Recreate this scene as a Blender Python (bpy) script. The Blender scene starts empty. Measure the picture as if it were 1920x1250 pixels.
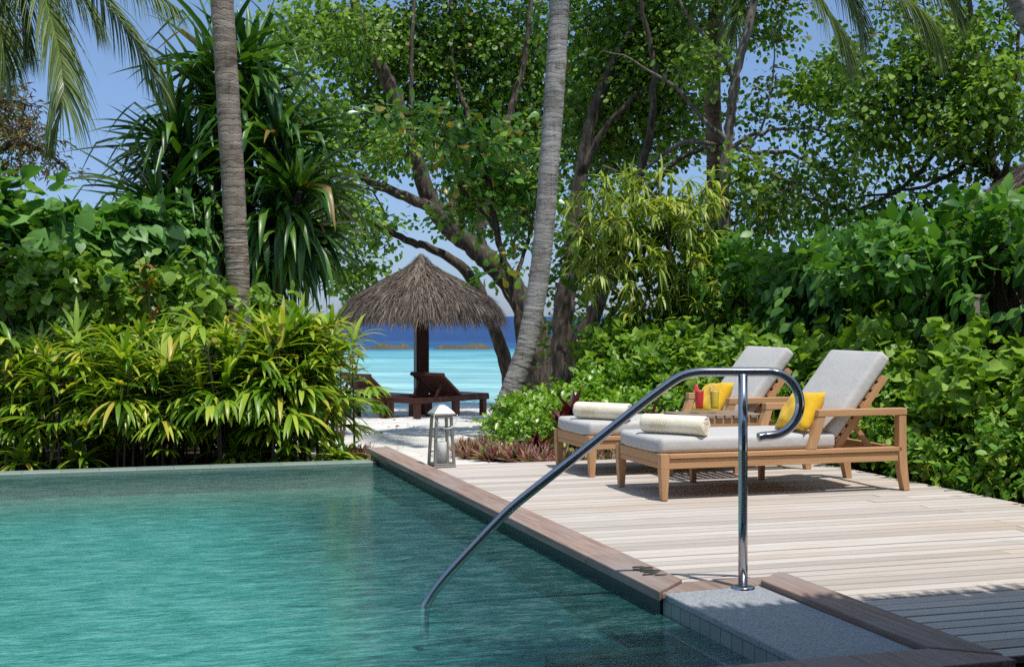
import bpy, bmesh, math, random
import numpy as np
from mathutils import Vector, Matrix

FOC, CH, ANG = 2500.0, 1.2, math.radians(17.2)
CA, SA = math.cos(ANG), math.sin(ANG)
scene = bpy.context.scene
COL = scene.collection
def P(px, py, d):
    return np.array([(px-960)/FOC*d, d, CH-(py-593)/FOC*d])
def W(u, v, z=0.0):
    return np.array([u*CA-v*SA, u*SA+v*CA, z])
def UV(p):
    return (p[0]*CA+p[1]*SA, -p[0]*SA+p[1]*CA)
def ground_z(v):
    t = max(0.0, v-11.8)
    return -0.16-0.043*t if t < 30 else -0.16-0.043*30-0.08*(t-30)
def pxz(px, d):
    """world x,y of a column of the view at distance d, standing on the terrain"""
    x = (px-960)/FOC*d
    return np.array([x, d, ground_z(UV((x, d))[1])])

# ------------------------------------------------------------------ objects
def tag(o, label=None, cat=None, group=None, kind=None):
    if label: o['label'] = label
    if cat: o['category'] = cat
    if group: o['group'] = group
    if kind: o['kind'] = kind
    return o
def empty(name, loc=(0,0,0), rz=0.0, label=None, cat=None, group=None):
    o = bpy.data.objects.new(name, None); COL.objects.link(o)
    o.location = loc; o.rotation_euler = (0,0,rz)
    return tag(o, label, cat, group)
def link(name, me, mat=None, parent=None, smooth=False):
    o = bpy.data.objects.new(name, me); COL.objects.link(o)
    if mat: me.materials.append(mat)
    if parent: o.parent = parent
    if smooth:
        me.polygons.foreach_set('use_smooth', np.ones(len(me.polygons), dtype=bool))
    return o
def np_mesh(name, V, F):
    V = np.asarray(V, dtype=np.float32); F = np.asarray(F, dtype=np.int32)
    me = bpy.data.meshes.new(name)
    k = F.shape[1]
    me.vertices.add(len(V)); me.vertices.foreach_set('co', V.ravel())
    me.loops.add(F.size); me.loops.foreach_set('vertex_index', F.ravel())
    me.polygons.add(len(F))
    me.polygons.foreach_set('loop_start', np.arange(0, F.size, k, dtype=np.int32))
    me.update(calc_edges=True); me.validate()
    return me
def part(name, VF, mat, parent=None, smooth=True, loc=None, rz=0.0):
    o = link(name, np_mesh(name, *VF), mat, parent, smooth)
    if loc is not None: o.location = loc
    if rz: o.rotation_euler = (0,0,rz)
    return o
def tree_copy(o, parent=None):
    c = o.copy(); COL.objects.link(c); c.parent = parent
    for ch in [x for x in COL.objects if x.parent == o]:
        tree_copy(ch, c)
    return c
def cat_vf(items):
    Vs, Fs, n = [], [], 0
    for V, F in items:
        if len(V) == 0: continue
        Vs.append(np.asarray(V, float)); Fs.append(np.asarray(F)+n); n += len(V)
    return np.concatenate(Vs), np.concatenate(Fs)
def shift(VF, off):
    return np.asarray(VF[0])-np.asarray(off), VF[1]

class MB:
    """collects small solid shapes for one mesh"""
    def __init__(s): s.bm = bmesh.new()
    def box(s, x0, x1, y0, y1, z0, z1):
        vs = [s.bm.verts.new(c) for c in ((x0,y0,z0),(x1,y0,z0),(x1,y1,z0),(x0,y1,z0),(x0,y0,z1),(x1,y0,z1),(x1,y1,z1),(x0,y1,z1))]
        for f in ((0,3,2,1),(4,5,6,7),(0,1,5,4),(1,2,6,5),(2,3,7,6),(3,0,4,7)):
            s.bm.faces.new([vs[i] for i in f])
        return s
    def prism(s, poly, y0, y1, axis='y'):
        """polygon in (x,z) extruded along y, or in (x,y) along z"""
        f = (lambda a, b, c: (a, c, b)) if axis == 'y' else ((lambda a, b, c: (c, a, b)) if axis == 'x' else (lambda a, b, c: (a, b, c)))
        A = [s.bm.verts.new(f(a, b, y0)) for a, b in poly]; B = [s.bm.verts.new(f(a, b, y1)) for a, b in poly]
        n = len(poly)
        s.bm.faces.new(A[::-1]); s.bm.faces.new(B)
        for i in range(n): s.bm.faces.new((A[i], A[(i+1) % n], B[(i+1) % n], B[i]))
        return s
    def taper(s, b0, b1, z0, z1):
        """frustum: b = (x0,x1,y0,y1) at z0 and z1"""
        q = lambda b, z: [(b[0],b[2],z),(b[1],b[2],z),(b[1],b[3],z),(b[0],b[3],z)]
        vs = [s.bm.verts.new(c) for c in q(b0, z0)+q(b1, z1)]
        for f in ((0,3,2,1),(4,5,6,7),(0,1,5,4),(1,2,6,5),(2,3,7,6),(3,0,4,7)):
            s.bm.faces.new([vs[i] for i in f])
        return s
    def build(s, name, mat, parent=None, bevel=0.0, seg=2, smooth=False):
        bmesh.ops.recalc_face_normals(s.bm, faces=s.bm.faces)
        me = bpy.data.meshes.new(name); s.bm.to_mesh(me); s.bm.free()
        o = link(name, me, mat, parent, smooth)
        if bevel:
            m = o.modifiers.new('edge', 'BEVEL'); m.width = bevel; m.segments = seg; m.limit_method = 'ANGLE'
        return o

# ------------------------------------------------------------------ numpy geometry
def nrm(a):
    return a/np.maximum(np.linalg.norm(a, axis=-1, keepdims=True), 1e-9)
def smooth_path(pts, n):
    pts = np.asarray(pts, float)
    if len(pts) < 3:
        t = np.linspace(0, 1, n)[:, None]; return pts[0]*(1-t)+pts[-1]*t
    q = np.vstack([2*pts[0]-pts[1], pts, 2*pts[-1]-pts[-2]])
    seg = len(pts)-1; out = []
    for x in np.linspace(0, seg-1e-9, n):
        i = int(x); t = x-i
        a, b, c, d = q[i], q[i+1], q[i+2], q[i+3]
        out.append(.5*((2*b)+(c-a)*t+(2*a-5*b+4*c-d)*t*t+(3*b-a-3*c+d)*t**3))
    return np.array(out)
def tube(path, rad, sides=8, cap=True):
    """quads only (caps are folded quads)"""
    path = np.asarray(path, float); n = len(path)
    rad = np.broadcast_to(np.asarray(rad, float), (n,))
    T = nrm(np.gradient(path, axis=0))
    ref = np.array([0,0,1.0]) if abs(T[0][2]) < .9 else np.array([1.0,0,0])
    N = nrm(np.cross(T[0], ref)); Ns = [N]
    for i in range(1, n):
        N = N-T[i]*np.dot(N, T[i]); N = N/max(np.linalg.norm(N), 1e-9); Ns.append(N)
    Ns = np.array(Ns); B = np.cross(T, Ns)
    a = np.linspace(0, 2*math.pi, sides, endpoint=False)
    ring = path[:,None]+rad[:,None,None]*(Ns[:,None]*np.cos(a)[None,:,None]+B[:,None]*np.sin(a)[None,:,None])
    V = ring.reshape(-1, 3)
    i, j = np.meshgrid(np.arange(n-1), np.arange(sides), indexing='ij')
    j2 = (j+1) % sides
    F = np.stack([i*sides+j, i*sides+j2, (i+1)*sides+j2, (i+1)*sides+j], -1).reshape(-1, 4)
    if cap and sides >= 4:
        V = np.vstack([V, path[0], path[-1]]); m = n*sides
        j = np.arange(0, sides, 2)
        lo = np.stack([np.full_like(j, m), (j+2) % sides, (j+1) % sides, j], -1)
        hi = np.stack([np.full_like(j, m+1), (n-1)*sides+j, (n-1)*sides+(j+1) % sides, (n-1)*sides+(j+2) % sides], -1)
        F = np.vstack([F, lo, hi])
    return V, F
def lathe(prof, sides=24):
    """(r,z) profile to quads round z"""
    prof = np.asarray(prof, float); n = len(prof)
    a = np.linspace(0, 2*math.pi, sides, endpoint=False)
    V = np.stack([prof[:,None,0]*np.cos(a), prof[:,None,0]*np.sin(a), np.repeat(prof[:,1:2], sides, 1)], -1).reshape(-1,3)
    i, j = np.meshgrid(np.arange(n-1), np.arange(sides), indexing='ij'); j2 = (j+1) % sides
    F = np.stack([i*sides+j, i*sides+j2, (i+1)*sides+j2, (i+1)*sides+j], -1).reshape(-1,4)
    return V, F
def leaf_tmpl(rows, droop=.16, fold=.07, wav=.02):
    V = [(0,0,0)]; F = []
    for k, (t, w_) in enumerate(rows):
        z = -droop*t*t; e = fold*w_*2+wav*(-1)**k
        V += [(-w_,t,z+e),(0,t+.02,z),(w_,t,z+e)]
    V.append((0,1,-droop)); n = len(rows)
    F += [(0,2,1),(0,3,2)]
    for k in range(n-1):
        a = 1+3*k; b = a+3
        F += [(a,a+1,b+1),(a,b+1,b),(a+1,a+2,b+2),(a+1,b+2,b+1)]
    a = 1+3*(n-1); F += [(a,a+1,len(V)-1),(a+1,a+2,len(V)-1)]
    return np.array(V, float), np.array(F)
HEART = leaf_tmpl([(-.05,.24),(.10,.42),(.32,.46),(.56,.36),(.80,.17)], .20, .08)
OVAL = leaf_tmpl([(.10,.12),(.30,.25),(.54,.28),(.78,.18),(.92,.07)], .22, .10, .012)
ROUND = leaf_tmpl([(.04,.22),(.28,.42),(.58,.38),(.84,.18)], .16, .07)
OVATE = leaf_tmpl([(.22,.22),(.55,.28),(.82,.14)], .16, .10, .01)
OBOV = leaf_tmpl([(.28,.11),(.62,.25),(.86,.22)], .10, .06, .01)
SMALL = (np.array([(0,0,0),(-.27,.45,.07),(0,1,-.08),(.27,.45,.07),(0,.5,-.02)]), np.array([(0,4,1),(1,4,2),(0,3,4),(3,2,4)]))
def leaves(Pos, D, N, S, tmpl, rng=None, wvar=.15):
    """place leaf templates: base Pos, axis D, face normal N, length S"""
    V0, F0 = tmpl; n, m = len(Pos), len(V0)
    D = nrm(D); X = nrm(np.cross(D, N)); Z = np.cross(X, D)
    w = np.ones(n) if rng is None else rng.uniform(1-wvar, 1+wvar, n)
    c = np.ones(n) if rng is None else rng.uniform(.3, 2.2, n)
    V = Pos[:,None]+S[:,None,None]*(X[:,None]*V0[None,:,0:1]*w[:,None,None]+D[:,None]*V0[None,:,1:2]+Z[:,None]*V0[None,:,2:3]*c[:,None,None])
    F = F0[None]+(np.arange(n)*m)[:,None,None]
    return V.reshape(-1,3), F.reshape(-1,3)
def straps(Pos, D, L, Wd, droop, k=4, prof='lance', fold=.18, up=None, kink=None):
    """strap leaves with three verts across; tris"""
    n = len(Pos); D = nrm(np.asarray(D, float))
    droop = np.broadcast_to(np.asarray(droop, float), (n,)); L = np.broadcast_to(L, (n,)); Wd = np.broadcast_to(Wd, (n,))
    if up is None: up = np.tile([0,0,1.0], (n,1))
    S = nrm(np.cross(D, up)+1e-6)
    c = np.array(Pos, float); rows = []
    for i in range(k+1):
        t = i/k
        if prof == 'lance': w = math.sin(math.pi*min(1, .12+.88*t)**.8)*1.0 if t < 1 else .02
        elif prof == 'strap': w = (1-.15*t) if t < .7 else max(.02, (1-t)/.33)
        elif prof == 'blade': w = 1.0 if t < .55 else max(.02, 1-((t-.55)/.45)**1.2)
        elif prof == 'taper': w = max(.03, 1-t**1.3)
        else: w = 1.0-.5*t
        Nn = nrm(np.cross(S, D))
        h = (Wd*w*.5)[:,None]
        rows += [c-S*h+Nn*h*fold*2, c, c+S*h+Nn*h*fold*2]
        st = (L/k)[:,None]
        dz = (droop/k)[:,None]
        if kink is not None: dz = dz+np.where(np.abs(kink-t) < .5/k, 1.3, 0)[:,None]
        D = nrm(D+np.array([0,0,-1.0])*dz)
        c = c+D*st
    V = np.stack(rows, 1)                                   # n, 3(k+1), 3
    f = []
    for i in range(k):
        a = 3*i
        f += [(a,a+1,a+4),(a,a+4,a+3),(a+1,a+2,a+5),(a+1,a+5,a+4)]
    F = np.array(f)[None]+(np.arange(n)*3*(k+1))[:,None,None]
    return V.reshape(-1,3), F.reshape(-1,3)
def runit(rng, n):
    return nrm(rng.normal(size=(n,3)))

# ------------------------------------------------------------------ materials
class NT:
    def __init__(s, name):
        s.m = bpy.data.materials.new(name); s.m.use_nodes = True
        s.t = s.m.node_tree; s.t.nodes.clear()
        s.out = s.t.nodes.new('ShaderNodeOutputMaterial')
    def n(s, typ, **kw):
        nd = s.t.nodes.new(typ)
        for k, v in kw.items():
            if k in nd.inputs.keys() if isinstance(k, str) else False: s.set(nd, k, v)
            else: setattr(nd, k, v)
        return nd
    def set(s, nd, k, v):
        if isinstance(v, bpy.types.NodeSocket): s.t.links.new(v, nd.inputs[k])
        else: nd.inputs[k].default_value = v
    def coord(s, scale=(1,1,1), kind='Object', rot=(0,0,0)):
        tc = s.n('ShaderNodeTexCoord'); mp = s.n('ShaderNodeMapping')
        s.t.links.new(tc.outputs[kind], mp.inputs[0]); mp.inputs['Scale'].default_value = scale; mp.inputs['Rotation'].default_value = rot
        return mp.outputs[0]
    def noise(s, vec, scale=5, detail=4, rough=.55, dist=0):
        nd = s.n('ShaderNodeTexNoise')
        s.t.links.new(vec, nd.inputs['Vector']); nd.inputs['Scale'].default_value = scale
        nd.inputs['Detail'].default_value = detail; nd.inputs['Roughness'].default_value = rough; nd.inputs['Distortion'].default_value = dist
        return nd.outputs[0]
    def ramp(s, fac, stops, interp='LINEAR'):
        nd = s.n('ShaderNodeValToRGB'); s.t.links.new(fac, nd.inputs[0])
        e = nd.color_ramp.elements; nd.color_ramp.interpolation = interp
        while len(e) < len(stops): e.new(.5)
        for el, (p, c) in zip(e, stops):
            el.position = p; el.color = (c[0], c[1], c[2], 1) if not isinstance(c, (int, float)) else (c, c, c, 1)
        return nd.outputs[0]
    def math(s, op, a, b=0.0, clamp=False):
        nd = s.n('ShaderNodeMath'); nd.operation = op; nd.use_clamp = clamp
        for i, x in enumerate((a, b)):
            if isinstance(x, bpy.types.NodeSocket): s.t.links.new(x, nd.inputs[i])
            else: nd.inputs[i].default_value = x
        return nd.outputs[0]
    def mix(s, fac, a, b, mode='MIX'):
        nd = s.n('ShaderNodeMix'); nd.data_type = 'RGBA'; nd.blend_type = mode
        for i, x in ((0, fac), (6, a), (7, b)):
            if isinstance(x, bpy.types.NodeSocket): s.t.links.new(x, nd.inputs[i])
            else: nd.inputs[i].default_value = x if i == 0 else (x[0], x[1], x[2], 1)
        return nd.outputs[2]
    def bump(s, h, strength=.3, dist=.01):
        nd = s.n('ShaderNodeBump'); s.t.links.new(h, nd.inputs['Height'])
        nd.inputs['Strength'].default_value = strength; nd.inputs['Distance'].default_value = dist
        return nd.outputs[0]
    def pbsdf(s, col, rough=.5, spec=.5, metal=0, normal=None, **kw):
        b = s.n('ShaderNodeBsdfPrincipled')
        s.set(b, 'Base Color', col if isinstance(col, bpy.types.NodeSocket) else (*col, 1))
        s.set(b, 'Roughness', rough); s.set(b, 'Specular IOR Level', spec); s.set(b, 'Metallic', metal)
        if normal: s.set(b, 'Normal', normal)
        for k, v in kw.items(): s.set(b, k.replace('_', ' '), v)
        return b.outputs[0]
    def mixs(s, fac, a, b):
        nd = s.n('ShaderNodeMixShader')
        for i, x in ((0, fac), (1, a), (2, b)):
            if isinstance(x, bpy.types.NodeSocket): s.t.links.new(x, nd.inputs[i])
            else: nd.inputs[i].default_value = x
        return nd.outputs[0]
    def done(s, sh):
        s.t.links.new(sh, s.out.inputs[0]); return s.m
def rnd_island(m):
    return m.n('ShaderNodeNewGeometry').outputs['Random Per Island']

def leaf_mat(name, dark, mid, light, rough=.38, trans=.30, spec=.5, clump=1.2, tcol=None, odd=None):
    m = NT(name); r = rnd_island(m)
    nz = m.noise(m.coord(), clump, 2)
    f = m.math('ADD', m.math('MULTIPLY', r, .62), m.math('MULTIPLY', nz, .5))
    stops = [(.18, dark), (.52, mid), (.92, light)]
    c = m.ramp(f, stops)
    if odd:                                               # a few yellow or brown leaves
        wn = m.n('ShaderNodeTexWhiteNoise'); wn.noise_dimensions = '1D'; m.t.links.new(r, wn.inputs['W'])
        c = m.mix(m.math('GREATER_THAN', wn.outputs[0], 1-odd[1]), c, odd[0])
    # slight blotching inside a leaf
    c = m.mix(m.math('MULTIPLY', m.noise(m.coord(), 38, 3), .35), c, m.mix(1.0, c, (.55,.6,.4), 'MULTIPLY'))
    sh = m.pbsdf(c, rough, spec, normal=m.bump(m.noise(m.coord(), 60, 2), .15, .003))
    tr = m.n('ShaderNodeBsdfTranslucent')
    m.t.links.new(m.mix(1.0, c, tcol or (1.5,1.5,.55), 'MULTIPLY'), tr.inputs[0])
    return m.done(m.mixs(trans, sh, tr.outputs[0]))
def wood_mat(name, c1, c2, axis=0, rough=.55, grain=1.0, island=.0, dirt=None):
    m = NT(name)
    sc = [26, 26, 26]; sc[axis] = 1.6
    v = m.coord(tuple(sc))
    n1 = m.noise(v, 1.6, 6, .62, .6); n2 = m.noise(v, 7, 3, .6)
    f = m.math('ADD', m.math('MULTIPLY', n1, .7), m.math('MULTIPLY', n2, .3))
    c = m.ramp(f, [(.30, c1), (.72, c2)])
    if island:
        r = rnd_island(m)
        c = m.mix(1.0, c, m.ramp(r, [(0, (1-island,)*3), (.5, (1,1,1)), (1, (1+island*.4, 1+island*.3, 1+island*.2))]), 'MULTIPLY')
    if dirt:
        c = m.mix(m.ramp(m.noise(m.coord((.5,1.6,1)), 1.3, 5), [(.45, 0.0), (.75, .8)]), c, dirt)
    return m.done(m.pbsdf(c, rough, .35, normal=m.bump(f, .25*grain, .004)))
def plain(name, col, rough=.5, spec=.5, metal=0, nscale=40, var=.12, bump=.1, **kw):
    m = NT(name); nz = m.noise(m.coord(), nscale, 4)
    c = m.mix(nz, tuple(x*(1-var) for x in col), tuple(min(1, x*(1+var)) for x in col))
    return m.done(m.pbsdf(c, rough, spec, metal, normal=m.bump(nz, bump, .003), **kw))

M = {}
# timber
TEAK1, TEAK2 = (.40,.21,.095), (.56,.33,.165)
for ax, k in ((0,'x'),(1,'y'),(2,'z')):
    M['teak_'+k] = wood_mat('teak_'+k, TEAK1, TEAK2, ax)
    M['dark_wood_'+k] = wood_mat('dark_wood_'+k, (.035,.010,.005), (.085,.026,.012), ax, .4)
M['table_top'] = wood_mat('weathered_teak', (.20,.14,.10), (.36,.27,.20), 1)
def deck_mat():
    m = NT('weathered_deck')
    v = m.coord((1.0, 42, 1)); n1 = m.noise(v, 1.9, 8, .72, .4)
    r = rnd_island(m)
    c = m.ramp(n1, [(.25, (.30,.268,.235)), (.48, (.51,.465,.415)), (.8, (.645,.60,.545))])
    c = m.mix(1.0, c, m.ramp(r, [(0,(.76,.74,.71)),(.3,(.91,.88,.84)),(.65,(1.0,.99,.98)),(1,(1.12,1.09,1.06))]), 'MULTIPLY')
    big = m.noise(m.coord((.5,1.0,1)), 1.1, 4)
    c = m.mix(m.ramp(big, [(.50,0.0),(.72,.55)]), c, (.50,.36,.24))
    st = m.noise(m.coord((.8,2.4,1)), 2.3, 5)
    c = m.mix(m.ramp(st, [(.60,0.0),(.78,.5)]), c, (.27,.24,.22))
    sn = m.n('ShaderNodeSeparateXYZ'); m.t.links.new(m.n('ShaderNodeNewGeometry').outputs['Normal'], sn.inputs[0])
    c = m.mix(m.ramp(sn.outputs[2], [(.55,1.0),(.92,0.0)]), c, (.20,.165,.14))      # board sides in the gaps coloured darker than the tops
    return m.done(m.pbsdf(c, .7, .25, normal=m.bump(n1, .25, .004)))
M['deck'] = deck_mat()
def coping_mat():
    m = NT('coping_timber')
    v = m.coord((26,1.4,26)); n1 = m.noise(v, 1.6, 6, .62, .5)
    c = m.ramp(n1, [(.28,(.20,.13,.10)),(.75,(.40,.29,.235))])
    r = rnd_island(m)
    c = m.mix(1.0, c, m.ramp(r, [(0,(.85,.84,.83)),(1,(1.08,1.07,1.06))]), 'MULTIPLY')
    b = m.noise(m.coord((1.4,.7,1)), 1.7, 5)
    c = m.mix(m.ramp(b, [(.48,0.0),(.72,.6)]), c, (.33,.30,.28))
    return m.done(m.pbsdf(c, .6, .3, normal=m.bump(n1, .3, .004)))
M['coping'] = coping_mat()
M['wet_timber'] = plain('wet_timber', (.035,.034,.032), .35, .4, nscale=60, var=.4)
def granite():
    m = NT('granite')
    v = m.coord(); n1 = m.noise(v, 120, 4, .75); n2 = m.noise(v, 3, 4); n3 = m.noise(m.coord((2,9,2), rot=(0,0,.5)), 3, 5)
    c = m.ramp(n1, [(.36,(.16,.17,.175)),(.48,(.29,.305,.31)),(.54,(.35,.365,.37)),(.66,(.52,.53,.535))])
    c = m.mix(m.math('MULTIPLY', n2, .4), c, (.20,.22,.25))
    c = m.mix(m.ramp(n3, [(.55,0.0),(.8,.35)]), c, (.45,.47,.48))
    return m.done(m.pbsdf(c, .5, .4, normal=m.bump(n1, .25, .002)))
M['granite'] = granite()
def tile(name, c1, c2, grout, sx=.10, sz=.10, rough=.35, axis='v'):
    m = NT(name)
    tc = m.n('ShaderNodeTexCoord'); sp = m.n('ShaderNodeSeparateXYZ'); m.t.links.new(tc.outputs['Object'], sp.inputs[0])
    cb = m.n('ShaderNodeCombineXYZ')
    m.t.links.new(m.math('ADD', sp.outputs[0], sp.outputs[1]) if axis == 'v' else sp.outputs[0], cb.inputs[0])
    m.t.links.new(sp.outputs[2] if axis == 'v' else sp.outputs[1], cb.inputs[1])
    br = m.n('ShaderNodeTexBrick'); m.t.links.new(cb.outputs[0], br.inputs[0])
    br.offset = 0.0
    for k, x in (('Color1', (*c1,1)), ('Color2', (*c2,1)), ('Mortar', (*grout,1)), ('Scale', 1.0), ('Mortar Size', .004), ('Brick Width', sx), ('Row Height', sz)):
        br.inputs[k].default_value = x
    nz = m.noise(m.coord(), 9, 4)
    c = m.mix(m.math('MULTIPLY', nz, .5), br.outputs[0], tuple(x*.55 for x in c1))
    return m.done(m.pbsdf(c, rough, .4))
M['wall_tile'] = tile('pool_wall_tile', (.009,.036,.031), (.015,.050,.042), (.005,.016,.015))
M['slab_tile'] = tile('slab_side_tile', (.27,.30,.285), (.33,.355,.34), (.09,.10,.095), .095, .2)
def floor_mat():
    m = NT('pool_floor_tile')
    tc = m.n('ShaderNodeTexCoord'); sp = m.n('ShaderNodeSeparateXYZ'); m.t.links.new(tc.outputs['Object'], sp.inputs[0])
    w1 = m.noise(m.coord((2.0,11,1), rot=(0,0,.12)), 2.2, 5, .65, .6); w2 = m.noise(m.coord((2,9,1), rot=(0,0,.2)), 2.6, 4, .6)
    c = m.ramp(w2, [(.30,(.055,.27,.25)),(.52,(.10,.42,.395)),(.72,(.21,.57,.53))])  # wavelet light pattern painted into the floor colour
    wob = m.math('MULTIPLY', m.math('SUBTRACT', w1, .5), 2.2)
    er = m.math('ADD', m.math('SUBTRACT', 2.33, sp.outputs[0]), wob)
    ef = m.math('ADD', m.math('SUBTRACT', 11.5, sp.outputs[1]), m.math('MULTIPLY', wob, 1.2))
    c = m.mix(m.ramp(m.math('MULTIPLY', er, .5), [(.30,1.0),(.80,0.0)]), c, (.004,.045,.060))  # underwater shade along the right wall painted into the floor colour
    c = m.mix(m.ramp(m.math('MULTIPLY', ef, .4), [(.10,.85),(.70,0.0)]), c, (.035,.135,.085))  # dark green far-wall and hedge reflection band painted in likewise
    return m.done(m.pbsdf(c, .5, .3))
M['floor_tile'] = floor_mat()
M['rim_tile'] = tile('pool_rim_stone', (.23,.30,.25), (.30,.36,.30), (.16,.19,.16), .3, .5, axis='h')
M['render_white'] = plain('white_render', (.62,.62,.60), .8, .2, nscale=14)
def pool_water():
    m = NT('pool_water')
    v = m.coord((1.0,1.0,1))
    a = m.noise(m.coord((1.6,4.6,1), rot=(0,0,.12)), 2.8, 3, .5, .5)
    b = m.noise(m.coord((3.0,7.0,1), rot=(0,0,-.25)), 4.6, 4, .6, .8)
    d = m.noise(m.coord((6,14,1), rot=(0,0,.35)), 7, 2, .5)
    h = m.math('ADD', m.math('ADD', m.math('MULTIPLY', a, .72), m.math('MULTIPLY', b, .68)), m.math('MULTIPLY', d, .40))
    nrmv = m.bump(h, 1.0, .010)
    gl = m.n('ShaderNodeBsdfGlossy'); gl.inputs['Roughness'].default_value = .03; m.t.links.new(nrmv, gl.inputs['Normal'])
    gl.inputs['Color'].default_value = (1,1,1,1)
    tr = m.n('ShaderNodeBsdfTransparent')
    m.t.links.new(m.ramp(h, [(.68,(.48,.70,.66)),(.87,(.84,.97,.94)),(1.04,(1,1,1))]), tr.inputs[0])  # ripple lights and darks put into the tint by wave height
    fr = m.n('ShaderNodeFresnel'); fr.inputs['IOR'].default_value = 1.33; m.t.links.new(nrmv, fr.inputs['Normal'])
    df = m.n('ShaderNodeBsdfDiffuse'); m.t.links.new(m.ramp(h, [(.66,(.014,.095,.088)),(.86,(.055,.26,.24)),(1.0,(.13,.41,.385)),(1.16,(.28,.56,.53))]), df.inputs[0])  # body colour carries the same painted ripple contrast
    body = m.mixs(.18, tr.outputs[0], df.outputs[0])
    return m.done(m.mixs(m.math('MULTIPLY', fr.outputs[0], .9, True), body, gl.outputs[0]))
M['pool_water'] = pool_water()
def sea():
    m = NT('sea_water')
    tc = m.n('ShaderNodeTexCoord'); sp = m.n('ShaderNodeSeparateXYZ'); m.t.links.new(tc.outputs['Object'], sp.inputs[0])
    wob = m.noise(m.coord((.02,.05,1)), 1.0, 4)
    y = m.math('ADD', sp.outputs[1], m.math('MULTIPLY', m.math('SUBTRACT', wob, .5), 26))
    mr = m.n('ShaderNodeMapRange'); m.t.links.new(y, mr.inputs[0]); mr.inputs[1].default_value = 25; mr.inputs[2].default_value = 125
    c = m.ramp(mr.outputs[0], [(0,(.40,.58,.53)),(.10,(.27,.48,.46)),(.40,(.17,.40,.41)),(.58,(.10,.31,.35)),(.68,(.015,.085,.20)),(1,(.010,.042,.14))])
    pat = m.noise(m.coord((.07,.28,1)), 1.6, 5, .6, .4)
    c = m.mix(m.ramp(pat, [(.52,0.0),(.70,.55)]), c, m.mix(1.0, c, (.45,.55,.62), 'MULTIPLY'))
    wv = m.noise(m.coord((.22,.9,1)), 2.0, 6, .65)
    c = m.mix(m.ramp(wv, [(.42,0.0),(.66,.85)]), c, m.mix(1.0, c, (.5,.6,.75), 'MULTIPLY'))
    wl = m.noise(m.coord((.03,.10,1)), 2.0, 6, .7)
    c = m.mix(m.ramp(wl, [(.46,0.0),(.60,.75)]), c, m.mix(1.0, c, (1.7,1.55,1.4), 'MULTIPLY'))
    foam = m.noise(m.coord((.10,.5,1)), 2.4, 6, .7)
    c = m.mix(m.ramp(foam, [(.72,0.0),(.80,.35)]), c, (.7,.8,.85))
    return m.done(m.pbsdf(c, .4, .05, normal=m.bump(wv, .5, .15)))
M['sea'] = sea()
def sand():
    m = NT('coral_sand')
    n1 = m.noise(m.coord(), 2.2, 6); n2 = m.noise(m.coord(), 90, 3); n3 = m.noise(m.coord(), 6.5, 4)
    c = m.ramp(n1, [(.3,(.56,.53,.47)),(.7,(.70,.68,.63))])
    c = m.mix(m.ramp(n2, [(.66,0.0),(.78,.22)]), c, (.40,.36,.31))
    h = m.math('ADD', m.math('MULTIPLY', n3, 1.0), m.math('MULTIPLY', n2, .08))
    return m.done(m.pbsdf(c, .95, .1, normal=m.bump(h, .8, .06)))
M['sand'] = sand()
def soil():
    m = NT('leaf_litter_soil')
    n1 = m.noise(m.coord(), 25, 5, .7); n2 = m.noise(m.coord(), 3, 3)
    c = m.ramp(n1, [(.3,(.020,.013,.008)),(.55,(.075,.05,.032)),(.75,(.20,.15,.10))])
    c = m.mix(m.math('MULTIPLY', n2, .4), c, (.05,.04,.02))
    return m.done(m.pbsdf(c, .95, .1, normal=m.bump(n1, .8, .03)))
M['soil'] = soil()
def bark(name, c1, c2, c3, sc=(9,9,2.2), bump=.6):
    m = NT(name)
    n1 = m.noise(m.coord(sc), 2, 6, .65, .4); n2 = m.noise(m.coord(), 1.4, 3)
    c = m.ramp(n1, [(.3,c1),(.52,c2),(.75,c3)])
    c = m.mix(m.ramp(n2, [(.45,0.0),(.7,.6)]), c, m.mix(1.0, c, (.6,.55,.5), 'MULTIPLY'))
    return m.done(m.pbsdf(c, .85, .2, normal=m.bump(n1, bump, .03)))
M['bark_brown'] = bark('brown_bark', (.026,.020,.015), (.078,.062,.046), (.20,.17,.135))
M['bark_grey'] = bark('grey_bark', (.07,.058,.048), (.17,.145,.12), (.31,.28,.245))
M['twig'] = bark('twig_bark', (.045,.032,.02), (.12,.09,.06), (.22,.17,.12))
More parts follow.
